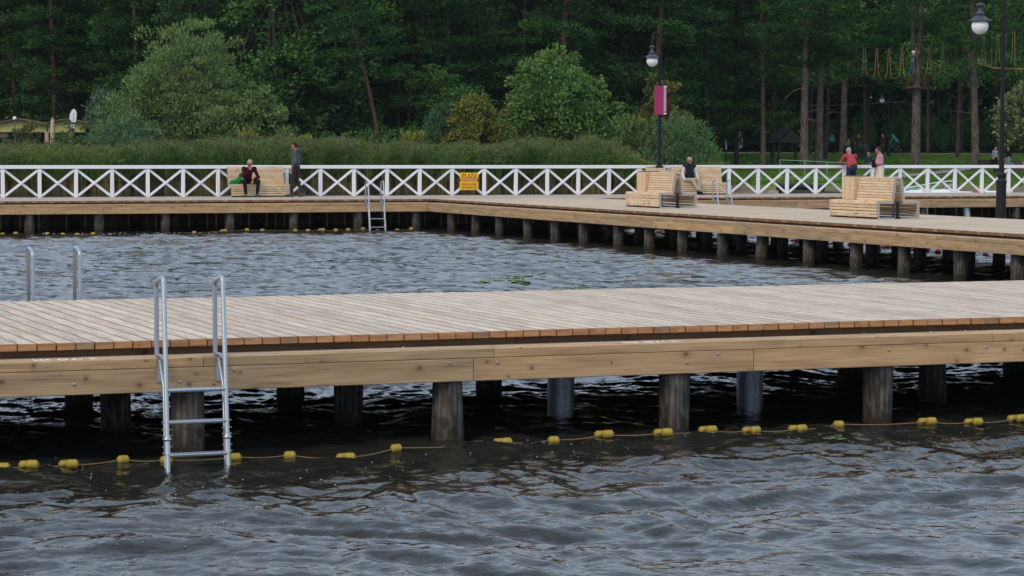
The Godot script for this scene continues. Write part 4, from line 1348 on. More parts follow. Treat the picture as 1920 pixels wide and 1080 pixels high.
	person("person with curly brown hair, lilac top and cream skirt at the railing", at(46.35, DECK, 78.65), TH - PI / 2 - 0.25, joints({"head": Vector3(0, 1.60, 0.07), "neck": Vector3(0, 1.45, 0.01), "look": Vector3(0.0, -0.55, 1), "sL": Vector3(0.165, 1.39, 0.0), "sR": Vector3(-0.165, 1.39, 0.0), "eL": Vector3(0.22, 1.14, 0.02), "wL": Vector3(0.09, 1.11, 0.24), "handL": Vector3(-0.2, 0.1, 1), "eR": Vector3(-0.22, 1.14, 0.02), "wR": Vector3(-0.08, 1.12, 0.25), "handR": Vector3(0.2, 0.1, 1), "curlL": 0.7, "curlR": 0.7}), {"top": "lilac_shirt", "bottom": "cream_skirt", "legs": "skirt", "hair": "hair_brown", "curly": true, "shoes": "shoe_white", "fat": 1.1}, 0.99)
	var hb := MB.new()
	nets(hb, [[Vector3(0, 0.0, 0), Vector3(0.02, -0.12, 0), 0.07, 0.09], [Vector3(0.03, 0.02, 0), Vector3(0.0, 0.09, 0.02), 0.04, 0.03]], 0.02, 0.05)
	single("handbag", hb.mesh(M.black_cloth), "small black handbag held by the woman at the railing", "handbag", at(46.03, DECK + 1.16, 78.58), TH)
	var far := {"fine": false, "shoes": "black_cloth"}
	var w := far.duplicate()
	w.merge({"top": "dark_blue", "bottom": "blue_jeans", "hair": "hair_brown", "long_hair": true})
	person("person in dark blue with long brown hair standing beyond the railing", gp(23.2, 160.0), -0.7, joints(), w, 0.98)
	w = far.duplicate()
	w.merge({"top": "teal_jacket", "bottom": "black_cloth", "hair": "hair_dark"})
	person("person in a bright teal jacket standing with folded arms by the wood", gp(27.1, 208.5), 0.1, joints({"eL": Vector3(0.25, 1.15, 0.05), "wL": Vector3(-0.03, 1.18, 0.2), "eR": Vector3(-0.25, 1.15, 0.05), "wR": Vector3(0.03, 1.2, 0.2)}), w, 1.0)
	w = far.duplicate()
	w.merge({"top": "dark_blue", "bottom": "dark_blue", "hair": "hair_dark"})
	person("person in dark blue crouching on the grass beside the walkers", gp(27.9, 206.0), 0.5, joints({"pelvis": Vector3(0, 0.35, -0.1), "waist": Vector3(0, 0.5, -0.03), "chest": Vector3(0, 0.68, 0.06), "neck": Vector3(0, 0.84, 0.1), "head": Vector3(0, 0.97, 0.15), "sL": Vector3(0.18, 0.79, 0.08), "sR": Vector3(-0.18, 0.79, 0.08), "eL": Vector3(0.24, 0.55, 0.25), "wL": Vector3(0.1, 0.5, 0.42), "eR": Vector3(-0.24, 0.55, 0.25), "wR": Vector3(-0.1, 0.5, 0.42), "hL": Vector3(0.1, 0.33, -0.05), "hR": Vector3(-0.1, 0.33, -0.05), "kL": Vector3(0.17, 0.5, 0.32), "kR": Vector3(-0.17, 0.5, 0.32), "aL": Vector3(0.15, 0.09, 0.1), "aR": Vector3(-0.15, 0.09, 0.1), "tL": Vector3(0.17, 0.035, 0.27), "tR": Vector3(-0.17, 0.035, 0.27)}), w, 1.0)
	w = far.duplicate()
	w.merge({"top": "charcoal_cloth", "bottom": "charcoal_cloth", "hair": "hair_dark"})
	person("person in charcoal clothes with a pale bag standing with a bicycle", gp(29.15, 207.0), -0.4, joints({"wL": Vector3(0.2, 1.0, 0.25), "wR": Vector3(-0.2, 1.0, 0.25)}), w, 1.02)
	w = far.duplicate()
	w.merge({"top": "mustard", "bottom": "black_cloth", "hair": "hair_dark"})
	person("person in mustard yellow half hidden behind the charcoal figure", gp(28.45, 208.0), 0.9, joints(), w, 0.82)
	w = far.duplicate()
	w.merge({"top": "maroon_wool", "bottom": "dark_blue", "hair": "hair_brown"})
	person("person in a dark maroon jacket standing beside the cyclist", gp(31.2, 207.0), -1.2, joints(), w, 1.04)
	w = far.duplicate()
	w.merge({"top": "teal_jacket", "bottom": "charcoal_cloth", "helmet": "teal_jacket"})
	person("person in a teal jacket bent forward riding a bicycle on the path", gp(32.1, 206.0) + Vector3(0, 0.08, 0), -1.9, joints({"pelvis": Vector3(0, 0.98, -0.22), "waist": Vector3(0, 1.12, -0.12), "chest": Vector3(0, 1.28, 0.02), "neck": Vector3(0, 1.42, 0.12), "head": Vector3(0, 1.53, 0.2), "sL": Vector3(0.18, 1.37, 0.09), "sR": Vector3(-0.18, 1.37, 0.09), "eL": Vector3(0.25, 1.18, 0.25), "wL": Vector3(0.25, 1.03, 0.42), "eR": Vector3(-0.25, 1.18, 0.25), "wR": Vector3(-0.25, 1.03, 0.42), "hL": Vector3(0.09, 0.95, -0.2), "hR": Vector3(-0.09, 0.95, -0.2), "kL": Vector3(0.11, 0.78, 0.2), "aL": Vector3(0.11, 0.42, 0.05), "tL": Vector3(0.11, 0.37, 0.2), "kR": Vector3(-0.11, 0.6, 0.1), "aR": Vector3(-0.11, 0.2, -0.1), "tR": Vector3(-0.11, 0.15, 0.05)}), w, 1.0)
	w = far.duplicate()
	w.merge({"top": "pale_blue", "bottom": "black_cloth", "hair": "hair_dark"})
	person("person in pale blue standing behind the tall lamp post at right", gp(33.6, 171.0), 0.6, joints(), w, 1.0)
	w = far.duplicate()
	w.merge({"top": "black_cloth", "bottom": "pale_blue", "hair": "hair_dark"})
	person("person in black jacket and pale trousers right of the tall lamp post", gp(34.6, 171.5), -0.8, joints(), w, 1.0)
	w = far.duplicate()
	w.merge({"top": "black_cloth", "bottom": "black_cloth", "hair": "hair_dark"})
	var sit := {"pelvis": Vector3(0, 0.51, 0), "waist": Vector3(0, 0.65, 0), "chest": Vector3(0, 0.86, 0.03), "neck": Vector3(0, 1.02, 0.05), "head": Vector3(0, 1.16, 0.08), "sL": Vector3(0.18, 0.97, 0.04), "sR": Vector3(-0.18, 0.97, 0.04), "eL": Vector3(0.24, 0.74, 0.1), "wL": Vector3(0.12, 0.62, 0.3), "eR": Vector3(-0.24, 0.74, 0.1), "wR": Vector3(-0.12, 0.62, 0.3), "hL": Vector3(0.1, 0.5, 0.04), "hR": Vector3(-0.1, 0.5, 0.04), "kL": Vector3(0.12, 0.52, 0.45), "kR": Vector3(-0.12, 0.52, 0.45), "aL": Vector3(0.12, 0.09, 0.45), "aR": Vector3(-0.12, 0.09, 0.45), "tL": Vector3(0.13, 0.035, 0.6), "tR": Vector3(-0.13, 0.035, 0.6)}
	person("person in black sitting on the park bench left of the tall lamp post", gp(32.6, 166.6), 0.3, joints(sit), w, 1.0)
	bicycle("dark bicycle ridden by the person in teal", gp(32.1, 206.0) + Vector3(0, 0.08, 0), -1.9)
	bicycle("dark bicycle held by the person in charcoal clothes", gp(29.5, 206.6) + Vector3(0, 0.08, 0), -1.3)

func gp(x: float, d: float) -> Vector3:
	return Vector3(x, height(x, d) + 0.02, -d)

func bicycle(label: String, where: Vector3, turn: float) -> void:
	var o := thing("bicycle", label, "bicycle", where, turn)
	for z in [-0.52, 0.52]:
		var ring := []
		for i in 25:
			ring.append(Vector3(0, 0.34 + 0.33 * sin(TAU * i / 24.0), z + 0.33 * cos(TAU * i / 24.0)))
		var mb := MB.new()
		mb.tube(ring, [0.018], 6, false)
		for i in 10:
			mb.tube([Vector3(0, 0.34, z), Vector3(0, 0.34 + 0.32 * sin(TAU * i / 10.0), z + 0.32 * cos(TAU * i / 10.0))], [0.003], 4, false)
		part("wheel", mb.mesh(M.dark), o)
	var fr := MB.new()
	for l in [[Vector3(0, 0.34, -0.52), Vector3(0, 0.32, -0.05)], [Vector3(0, 0.34, -0.52), Vector3(0, 0.8, -0.2)], [Vector3(0, 0.32, -0.05), Vector3(0, 0.86, -0.22)], [Vector3(0, 0.32, -0.05), Vector3(0, 0.78, 0.36)], [Vector3(0, 0.8, -0.2), Vector3(0, 0.82, 0.34)], [Vector3(0, 0.34, 0.52), Vector3(0, 0.95, 0.33)]]:
		fr.tube(l, [0.02], 6)
	part("frame", fr.mesh(M.grey_shirt), o)
	part("handlebar", tube_mesh([Vector3(-0.27, 1.0, 0.4), Vector3(0, 0.97, 0.32), Vector3(0.27, 1.0, 0.4)], [0.014], M.dark, 6), o)
	part("saddle", sub(M.dark, [[Vector3(0, 0.9, -0.28), Vector3(0, 0.9, -0.1), 0.06, 0.025]], 0.02, 0.02), o)

# ---------------------------------------------------------------- things on the shore
func shore() -> void:
	# the low yellow kiosk at the left
	var k := thing("kiosk", "low yellow kiosk with twin gables and green doors at left", "kiosk", gp(-34.0, 172.0), 0.05)
	var gy := -height(-34.0, 172.0)
	for g in [[-0.55, 1.95], [2.78, 1.3]]:
		var x: float = g[0]
		var hw: float = g[1]
		var pk := gy + 4.42
		var ev := pk - hw * 0.19
		for z in [0.0, -5.0]:
			var wl := MB.new()
			wl.quad(Vector3(x - hw, gy + 3.55, z), Vector3(x + hw, gy + 3.55, z), Vector3(x + hw, ev, z), Vector3(x - hw, ev, z))
			wl.tri(Vector3(x - hw, ev, z), Vector3(x + hw, ev, z), Vector3(x, pk, z))
			part("gable_wall", wl.mesh(M.wall_yellow), k)
		for s in [-1.0, 1.0]:
			var rf := MB.new()
			var l := Vector2(hw + 0.25, (hw + 0.25) * 0.19).length()
			rf.bar(0.0, l, 0.0, 0.09, -5.3, 0.35, 0.01)
			part("roof", rf.mesh(M.roof_brown), k, Transform3D(Basis(Vector3.UP, 0.0 if s > 0 else PI) * Basis(Vector3.BACK, -atan(0.19)), Vector3(x, pk + 0.01, 0.0 if s > 0 else -5.0)))
	for x in [-5.6, -4.2, -2.8, -1.3, 0.2, 1.9, 3.6]:
		var dw := MB.new()
		dw.box(Vector3(x, gy + 2.55, -0.7), Vector3(1.28, 2.0, 0.08))
		part("door", dw.mesh(M.door_green), k)
	for x in [-3.5, -2.05, -0.55, 1.05, 2.75]:
		part("door_jamb", box_mesh(Vector3(0.12, 2.0, 0.12), M.dark), k, mv(x, gy + 2.55, -0.66))
	for x in [1.42, 3.0]:
		part("pillar", box_mesh(Vector3(0.26, 2.6, 0.26), M.pillar_pink), k, mv(x, gy + 2.25, 0.05))
	var sd := MB.new()
	sd.box(Vector3(-4.4, gy + 3.75, -1.2), Vector3(3.8, 0.5, 0.1))
	part("side_wall", sd.mesh(M.trim_cream), k)
	part("side_roof", box_mesh(Vector3(4.6, 0.1, 4.0), M.roof_brown), k, Transform3D(Basis(Vector3.BACK, 0.1), Vector3(-4.7, gy + 4.0, -2.6)))
	part("awning", box_mesh(Vector3(3.1, 0.28, 1.0), M.roof_brown), k, mv(-2.7, gy + 3.3, 0.6))
	part("back_wall", box_mesh(Vector3(9.5, 3.4, 0.2), M.dark_timber), k, mv(-1.2, gy + 2.0, -4.9))
	part("terrace", box_mesh(Vector3(3.0, 0.12, 1.4), M.dark_timber), k, mv(2.6, gy + 1.72, 1.2))
	var cr := thing("crate", "orange wooden counter standing in front of the kiosk", "counter", gp(-35.0, 170.6), 0.05)
	part("side", box_mesh(Vector3(0.75, 1.4, 0.5), M.orange_wood), cr, mv(0, 0.9, 0))
	part("top", box_mesh(Vector3(0.85, 0.08, 0.6), M.trim_cream), cr, mv(0, 1.64, 0))
	part("box", box_mesh(Vector3(0.5, 0.45, 0.4), M.pale_green), cr, mv(0.45, 1.0, 0.4))
	var ps := thing("parasol", "closed beige parasol on the kiosk terrace", "parasol", gp(-31.6, 169.0))
	part("canopy", lathe_mesh([Vector2(0.04, 1.7), Vector2(0.24, 1.8), Vector2(0.2, 2.3), Vector2(0.17, 2.9), Vector2(0.16, 3.5), Vector2(0.12, 3.95), Vector2(0.02, 4.1)], M.parasol_cloth, 12), ps)
	part("pole", tube_mesh([Vector3(0, 0, 0), Vector3(0, 4.15, 0)], [0.03], M.trim_cream), ps)
	var rb := MB.new()
	nets(rb, [[Vector3(-0.15, 0.0, 0), Vector3(0.2, 0.02, 0), 0.3, 0.26], [Vector3(0.25, 0.15, 0.05), Vector3(0.3, 0.35, 0), 0.2, 0.12]], 0.05, 0.1)
	single("red_cushion", rb.mesh(M.red_plastic), "red bundle at the foot of the closed parasol", "cushion", gp(-31.45, 168.7) + Vector3(0, 1.62, 0))
	var fl := thing("feather_flag", "white and dark green feather flag above the shrubs", "flag", gp(-30.15, 168.0), 0.1)
	part("pole", tube_mesh([Vector3(-0.1, 0, 0), Vector3(0.05, 3.0, 0), Vector3(0.42, 5.0, 0)], [0.025], M.dark, 6), fl)
	for s in [[3.05, 3.55, "trim_cream"], [3.55, 4.25, "door_green"], [4.25, 5.28, "white_paint"]]:
		var cl := MB.new()
		for i in 8:
			var y0 := lerpf(s[0], s[1], i / 8.0)
			var y1 := lerpf(s[0], s[1], (i + 1) / 8.0)
			var ww := func(y: float) -> float: return (0.34 + (y - 3.0) * 0.10) * sqrt(clampf((5.3 - y) / 0.45, 0.0, 1.0))
			var cx := func(y: float) -> float: return -0.05 + (y - 3.0) * 0.2
			var a: float = ww.call(y0)
			var b: float = ww.call(y1)
			var ca: float = cx.call(y0)
			var cb: float = cx.call(y1)
			for z in [0.01, -0.01]:
				cl.quad(Vector3(ca - a, y0, z), Vector3(ca + a, y0, z), Vector3(cb + b, y1, z), Vector3(cb - b, y1, z))
		part("cloth", cl.mesh(M[s[2]]), fl)
	for i in 4:
		part("print", box_mesh(Vector3(0.13, 0.13, 0.026), M.white_paint, 0.003), fl, mv(-0.02 + i * 0.15, 4.02, 0))
		part("print", box_mesh(Vector3(0.13, 0.10, 0.026), M.white_paint, 0.003), fl, mv(-0.04 + i * 0.15, 3.86, 0))
	fl.scale = Vector3(0.46, 0.89, 1.0)
	var gl := thing("globe_lamp", "thin garden lamp with a white ball in front of the kiosk", "lamp post", gp(-34.0, 168.0))
	part("pole", tube_mesh([Vector3(0, 0, 0), Vector3(0, 3.95, 0)], [0.035], M.grey_shirt, 8), gl)
	var gb := []
	for i in 11:
		var a := -PI / 2 + PI * i / 10.0
		gb.append(Vector2(maxf(0.14 * cos(a), 0.0005), 4.06 + 0.14 * sin(a)))
	part("globe", lathe_mesh(gb, M.opal_glass, 16), gl)
	# signs and shelters under the pines
	var pk := thing("parking_sign", "blue parking sign with a white letter P beside the pines", "sign", gp(14.35, 180.0))
	part("pole", tube_mesh([Vector3(0, 0, 0), Vector3(0, 2.9, 0)], [0.03], M.grey_shirt, 8), pk)
	part("plate", box_mesh(Vector3(0.46, 0.5, 0.03), M.blue_sign), pk, mv(0, 2.7, 0.03))
	part("plate", box_mesh(Vector3(0.42, 0.3, 0.03), M.white_paint), pk, mv(0, 2.26, 0.03))
	var f := SystemFont.new()
	f.font_names = PackedStringArray(["Droid Sans"])
	f.font_weight = 700
	var t := TextMesh.new()
	t.font = f
	t.text = "P"
	t.font_size = 32
	t.pixel_size = 0.0145
	t.depth = 0.01
	t.material = M.white_paint
	part("letter", t, pk, mv(0, 2.7, 0.05))
	var po := thing("poster", "pale tilted poster with dark and red print between the pines", "poster", gp(16.6, 180.0) + Vector3(0, 0.7, 0), 0.1)
	var pp := MB.new()
	pp.quad(Vector3(-0.26, 0.6, 0), Vector3(0.24, 0.6, 0), Vector3(0.32, 1.72, 0.02), Vector3(-0.34, 1.8, 0.02))
	pp.quad(Vector3(0.24, 0.6, -0.02), Vector3(-0.26, 0.6, -0.02), Vector3(-0.34, 1.8, 0.0), Vector3(0.32, 1.72, 0.0))
	part("panel", pp.mesh(M.white_paint), po)
	for q in [[-0.05, 1.18, 0.26, 0.36, "dark_blue"], [0.1, 1.0, 0.14, 0.3, "grey_shirt"], [0.17, 1.2, 0.1, 0.16, "red_plastic"], [-0.14, 1.5, 0.12, 0.1, "grey_shirt"], [-0.1, 0.82, 0.2, 0.1, "grey_shirt"]]:
		part("print", box_mesh(Vector3(q[2], q[3], 0.004), M[q[4]], 0.001), po, Transform3D(Basis(Vector3.BACK, 0.5), Vector3(q[0], q[1], 0.022)))
	part("pole", tube_mesh([Vector3(-0.3, -0.7, -0.04), Vector3(-0.3, 1.8, -0.04)], [0.025], M.dark_timber, 6), po)
	var ns := thing("notice_post", "narrow white notice board left of the tilted poster", "sign", gp(15.65, 180.0) + Vector3(0, 0.4, 0))
	part("panel", box_mesh(Vector3(0.14, 0.75, 0.03), M.white_paint), ns, mv(0, 1.15, 0))
	part("post", tube_mesh([Vector3(0, -0.4, -0.04), Vector3(0, 1.5, -0.04)], [0.03], M.dark_timber, 6), ns)
	hut("open timber shelter with gabled roof between the pine trunks", gp(19.9, 178.0), 0.25, 1.0)
	hut("dark timber hut roof rising behind the blue-green shrub", gp(13.2, 184.0), 0.3, 1.15)
	# garden fence frames of thin green bars
	var fe := thing("mesh_fence", "thin pale green metal fence frames on the grass", "fence", Vector3.ZERO)
	var fp := [gp(17.2, 158.0), gp(18.7, 157.0), gp(20.0, 156.2), gp(21.6, 155.6)]
	for i in 4:
		part("post", tube_mesh([fp[i], fp[i] + Vector3(0, 1.22 - i * 0.05, 0)], [0.025], M.pale_green, 8), fe)
		if i < 3:
			part("rail", tube_mesh([fp[i] + Vector3(0, 1.2 - i * 0.05, 0), fp[i + 1] + Vector3(0, 1.15 - i * 0.05, 0)], [0.022], M.pale_green, 8), fe)
			part("rail", tube_mesh([fp[i] + Vector3(0, 0.12, 0), fp[i + 1] + Vector3(0, 0.12, 0)], [0.018], M.pale_green, 8), fe)
	# the beach: boards, a pontoon pipe, stones
	board_boat("white sailboard hull with pale blue stripe lying on the beach", gp(20.7, 131.0), 0.15, 3.4, M.boat_white, M.boat_blue)
	board_boat("green and white hull lying on the beach behind the nearer bench", gp(22.4, 132.6), -0.1, 3.0, M.boat_white, M.boat_green)
	board_boat("long white hull nearest the water on the beach", gp(22.6, 130.2), 0.03, 3.6, M.boat_white, M.boat_white)
	board_boat("small white hull with red bow at the right of the beach", gp(25.4, 130.4), 0.05, 2.3, M.boat_white, M.red_plastic)
	var hd := thing("boom", "white bent boom and mast tubes lying across the hulls", "boom", gp(22.2, 131.4))
	part("tube", tube_mesh([Vector3(-1.4, 0.35, 0), Vector3(0.6, 0.72, 0.1), Vector3(1.35, 0.8, 0.15), Vector3(1.5, 0.66, 0.2), Vector3(0.9, 0.45, 0.2)], [0.03], M.boat_white, 8), hd)
	part("tube", tube_mesh([Vector3(-1.3, 0.3, 0.3), Vector3(0.2, 0.5, 0.35), Vector3(1.5, 0.66, 0.2)], [0.025], M.pale_green, 8), hd)
	var pi := thing("pontoon_pipe", "black pontoon pipe lying at the water's edge behind the railing", "pipe", gp(14.2, 128.5) + Vector3(0, 0.1, 0))
	part("pipe", tube_mesh([Vector3(-0.2, 0.25, 0), Vector3(2.5, 0.12, -0.4), Vector3(5.6, 0.0, -0.7)], [0.26], M.tarp_black, 14), pi)
	part("pipe", tube_mesh([Vector3(-0.3, 0.62, -0.3), Vector3(1.2, 0.6, -0.5), Vector3(2.2, 0.5, -0.6)], [0.2], M.tarp_black, 14), pi)
	for i in 9:
		var mb := MB.new()
		var r := 0.16 + 0.12 * fposmod(i * 0.37, 1.0)
		nets(mb, [[Vector3(-r * 0.5, r * 0.4, 0), Vector3(r * 0.6, r * 0.3, r * 0.3), r * 0.8, r * 0.6], [Vector3(0, r * 0.8, 0), Vector3(r * 0.3, r * 0.3, -r * 0.3), r * 0.5, r * 0.5]], r * 0.3, 0.1)
		single("stone", mb.mesh(M.stone), "%s pale stone from the left on the bank behind the railing" % ORD[i], "stone", gp(12.6 + i * 0.27 + 0.12 * sin(i * 4.0), 131.0 + 1.2 * sin(i * 2.7)), i * 1.3, "stones on the bank")
	park_bench("dark park bench on the grass behind the man in the red shirt", gp(25.2, 180.0), 0.2)
	park_bench("dark park bench on the grass left of the tall lamp post", gp(32.5, 166.9), 0.3)
	var bk := thing("grey_bin", "grey concrete litter bin right of the tall lamp post", "litter bin", gp(35.2, 171.0))
	part("body", lathe_mesh([Vector2(0.25, 0), Vector2(0.3, 0.75), Vector2(0.27, 0.78), Vector2(0.24, 0.4)], M.grey_timber, 14), bk)
	lamp("dark lamp post with dim globe standing inside the wood", gp(30.6, 200.0), -0.2).scale = Vector3.ONE * 0.97

func park_bench(label: String, where: Vector3, turn: float) -> void:
	var o := thing("park_bench", label, "bench", where, turn)
	for i in 3:
		part("slat", box_mesh(Vector3(1.8, 0.04, 0.12), M.dark_timber), o, mv(0, 0.45, 0.05 + i * 0.14))
		part("slat", box_mesh(Vector3(1.8, 0.12, 0.04), M.dark_timber), o, mv(0, 0.6 + i * 0.14, -0.05 - i * 0.03))
	for s in [-0.75, 0.75]:
		part("leg", box_mesh(Vector3(0.08, 0.44, 0.08), M.dark), o, mv(s, 0.22, 0.3))
		part("leg", box_mesh(Vector3(0.08, 0.95, 0.08), M.dark), o, Transform3D(Basis(Vector3.RIGHT, -0.15), Vector3(s, 0.47, -0.1)))

func board_boat(label: String, where: Vector3, turn: float, l: float, m: Material, stripe: Material) -> void:
	var o := thing("sailboard", label, "sailboard", where, turn, "boards lying on the beach")
	var mb := MB.new()
	nets(mb, [[Vector3(-l / 2, 0.12, 0), Vector3(-l * 0.1, 0.1, 0), 0.1, 0.2], [Vector3(-l * 0.1, 0.1, 0.1), Vector3(l * 0.3, 0.1, 0.1), 0.19, 0.18], [Vector3(-l * 0.1, 0.1, -0.1), Vector3(l * 0.3, 0.1, -0.1), 0.19, 0.18], [Vector3(l * 0.3, 0.1, 0), Vector3(l / 2, 0.22, 0), 0.2, 0.07]], 0.06, 0.1)
	part("hull", mb.mesh(m), o)
	part("bow" if stripe == M.red_plastic else "deck_stripe", sub(stripe, [[Vector3(-l * 0.46, 0.13, 0), Vector3(-l * 0.18 if stripe == M.red_plastic else l * 0.1, 0.14, 0.04), 0.115, 0.2]], 0.05, 0.05), o)

func hut(label: String, where: Vector3, turn: float, s: float) -> void:
	var o := thing("shelter", label, "shelter", where, turn)
	for x in [-0.9, 0.9]:
		for z in [-0.7, 0.7]:
			part("post", box_mesh(Vector3(0.16, 1.75, 0.16) * s, M.grey_timber), o, mv(x * s, 0.87 * s, z * s))
			part("strut", tube_mesh([Vector3(x * 1.6, 0.05, z) * s, Vector3(x, 0.5, z) * s], [0.06], M.grey_timber, 6), o)
			part("strut", tube_mesh([Vector3(x * 0.45, 1.68, z) * s, Vector3(x, 1.2, z) * s], [0.05], M.grey_timber, 6), o)
	for d in [-1.0, 1.0]:
		var mb := MB.new()
		mb.bar(0.0, 1.75 * s, -0.03, 0.05, -1.1 * s, 1.1 * s, 0.01)
		part("roof", mb.mesh(M.dark_timber), o, Transform3D(Basis(Vector3.UP, 0.0 if d > 0 else PI) * Basis(Vector3.BACK, -0.72), Vector3(0, 2.85 * s, 0)))
	for z in [-0.95, 0.95]:
		var g := MB.new()
		g.tri(Vector3(-1.1, 1.75, z) * s, Vector3(1.1, 1.75, z) * s, Vector3(0, 2.75, z) * s)
		part("gable", g.mesh(M.grey_timber), o)

# ---------------------------------------------------------------- the high rope course
func rope_course() -> void:
	var D := 171.4
	var px := [[20.5, 9.15, 7.25], [24.4, 9.62, 7.62], [28.1, 9.66, 7.78], [32.6, 10.5, 8.35], [36.5, 11.1, 8.7]]
	var o := thing("rope_bridge", "high rope bridge of hanging loops strung between the pine trunks", "rope bridge", Vector3.ZERO)
	var hy := func(x: float, k: int) -> float:
		for i in px.size() - 1:
			if x <= px[i + 1][0]:
				var t: float = (x - px[i][0]) / (px[i + 1][0] - px[i][0])
				return lerpf(px[i][k], px[i + 1][k], t) - 0.25 * sin(PI * clampf(t, 0, 1)) * (1.0 if k == 2 else 0.35)
		return px[4][k]
	for k in [1, 2]:
		var pts := []
		for i in 41:
			var x := lerpf(19.8, 36.5, i / 40.0)
			pts.append(Vector3(x, hy.call(x, k), -D))
		part("cable", tube_mesh(pts, [0.022], M.cable, 6), o)
	for q in [[19.8, 7.9, 36.5, 9.6], [19.0, 6.9, 28.0, 7.2], [19.0, 5.6, 27.5, 5.9]]:
		part("cable", tube_mesh([Vector3(q[0], q[1], -D - 0.4), Vector3((q[0] + q[2]) / 2, (q[1] + q[3]) / 2 - 0.15, -D - 0.4), Vector3(q[2], q[3], -D - 0.4)], [0.016], M.cable, 6), o)
	var n := 0
	for x in [24.48, 25.34, 26.19, 27.09, 28.06, 28.99, 29.92, 30.85, 31.82, 32.79, 33.76, 34.84, 35.81]:
		var a: float = hy.call(x, 1)
		var b: float = hy.call(x, 2)
		for s in [-1.0, 1.0]:
			var w := 0.2 + 0.05 * sin(n * 2.1 + s)
			part("loop_rope", tube_mesh([Vector3(x + s * 0.05, a, -D), Vector3(x + s * 0.09, lerpf(a, b, 0.5), -D + 0.03), Vector3(x + s * 0.13, lerpf(a, b, 0.8), -D + 0.03), Vector3(x + s * w, b + 0.02, -D)], [0.02], M.rope_tan, 6), o)
			n += 1
	for x in [33.4, 34.4, 35.0, 36.0]:
		part("hanger", tube_mesh([Vector3(x, hy.call(x, 1) + 0.1, -D - 0.3), Vector3(x, hy.call(x, 2) - 0.1, -D - 0.3)], [0.012], M.pale_green, 5), o)
	part("step_log", tube_mesh([Vector3(32.3, 8.55, -D - 0.1), Vector3(33.6, 8.2, -D), Vector3(36.5, 8.12, -D)], [0.05], M.rope_tan, 8), o)
	var pl := thing("tree_platform", "round slatted platform with red posts on the twin-stemmed pine", "platform", Vector3(28.2, 6.8, -172.0))
	for i in 9:
		part("slat", box_mesh(Vector3(0.13, 0.06, 1.5 - 0.08 * absf(i - 4)), M.grey_timber), pl, mv(-0.64 + i * 0.16, 0, 0))
	for s in [-0.52, 0.52]:
		for z in [-0.55, 0.55]:
			part("post", tube_mesh([Vector3(s * 1.1, 0, z), Vector3(s, 1.0, z)], [0.025], M.red_rail, 6), pl)
	part("rail", tube_mesh([Vector3(-0.75, 0.06, 0.75), Vector3(0.2, 0.06, 0.78)], [0.035], M.red_rail, 6), pl)
	person("person in white helmet and jeans climbing along the high rope bridge", Vector3(27.85, 7.62, -D), 1.2, joints({"eR": Vector3(-0.22, 1.5, 0.15), "wR": Vector3(-0.1, 1.72, 0.22), "handR": Vector3(0, 1, 0), "eL": Vector3(0.24, 1.42, 0.2), "wL": Vector3(0.12, 1.62, 0.36), "handL": Vector3(0, 1, 0.2), "kL": Vector3(0.1, 0.5, 0.14), "aL": Vector3(0.1, 0.09, 0.2), "tL": Vector3(0.1, 0.04, 0.36), "kR": Vector3(-0.1, 0.5, -0.1), "aR": Vector3(-0.1, 0.09, -0.2), "tR": Vector3(-0.1, 0.04, -0.05)}), {"fine": false, "top": "grey_shirt", "sleeve": "short", "bottom": "blue_jeans", "helmet": "white_paint", "shoes": "shoe_grey"}, 1.0)
	var p2 := thing("tree_platform", "dark tree platform on the trunk above the hut roof", "platform", Vector3(14.2, 5.0, -181.0))
	for i in 8:
		part("slat", box_mesh(Vector3(0.15, 0.08, 1.4), M.dark_timber), p2, mv(-0.6 + i * 0.17, 0, 0))
	for i in 8:
		part("hanging_rope", tube_mesh([Vector3(-0.9 + i * 0.25, 0.1, 0.6), Vector3(-0.9 + i * 0.25, 3.6, 0.6)], [0.014], M.cable, 5), p2)

# ---------------------------------------------------------------- trees
# a leaf: a bent rhombus of two triangles; narrow for willows
func leaf(mb: MB, q: Vector3, d: Vector3, nrm: Vector3, l: float, w: float) -> void:
	var s := d.cross(nrm).normalized() * w
	var m := q + d * l * 0.45 + nrm * l * 0.08
	var i := mb.p(q, nrm, Vector2.ZERO)
	mb.p(m - s, (nrm - s.normalized() * 0.35).normalized(), Vector2.ZERO)
	mb.p(q + d * l, nrm, Vector2.ZERO)
	mb.p(m + s, (nrm + s.normalized() * 0.35).normalized(), Vector2.ZERO)
	mb.ix.append_array(PackedInt32Array([i, i + 1, i + 2, i, i + 2, i + 3]))

func rdir(r: RandomNumberGenerator) -> Vector3:
	var z := r.randf_range(-1, 1)
	var a := r.randf() * TAU
	var s := sqrt(1 - z * z)
	return Vector3(s * cos(a), z, s * sin(a))

func clump(mb: MB, r: RandomNumberGenerator, c: Vector3, rad: Vector3, n: int, l: float, w: float, ca: Color, cb: Color, out: Vector3, up := 0.35) -> void:
	var tone := r.randf()
	for i in n:
		var d := rdir(r)
		var q := c + d * rad * pow(r.randf(), 0.4)
		var di := (d * 0.7 + rdir(r) * 0.7 + out * 0.4 + Vector3(0, up, 0)).normalized()
		var nr := (rdir(r) * 0.7 + d * 0.5 + Vector3(0, 0.75, 0)).normalized()
		nr = (nr - di * nr.dot(di)).normalized()
		mb.col = ca.lerp(cb, clampf(tone * 0.7 + r.randf() * 0.5, 0, 1.1)) if r.randf() > 0.05 else cb * 1.25
		leaf(mb, q, di, nr, l * r.randf_range(0.7, 1.3), w * r.randf_range(0.7, 1.2))

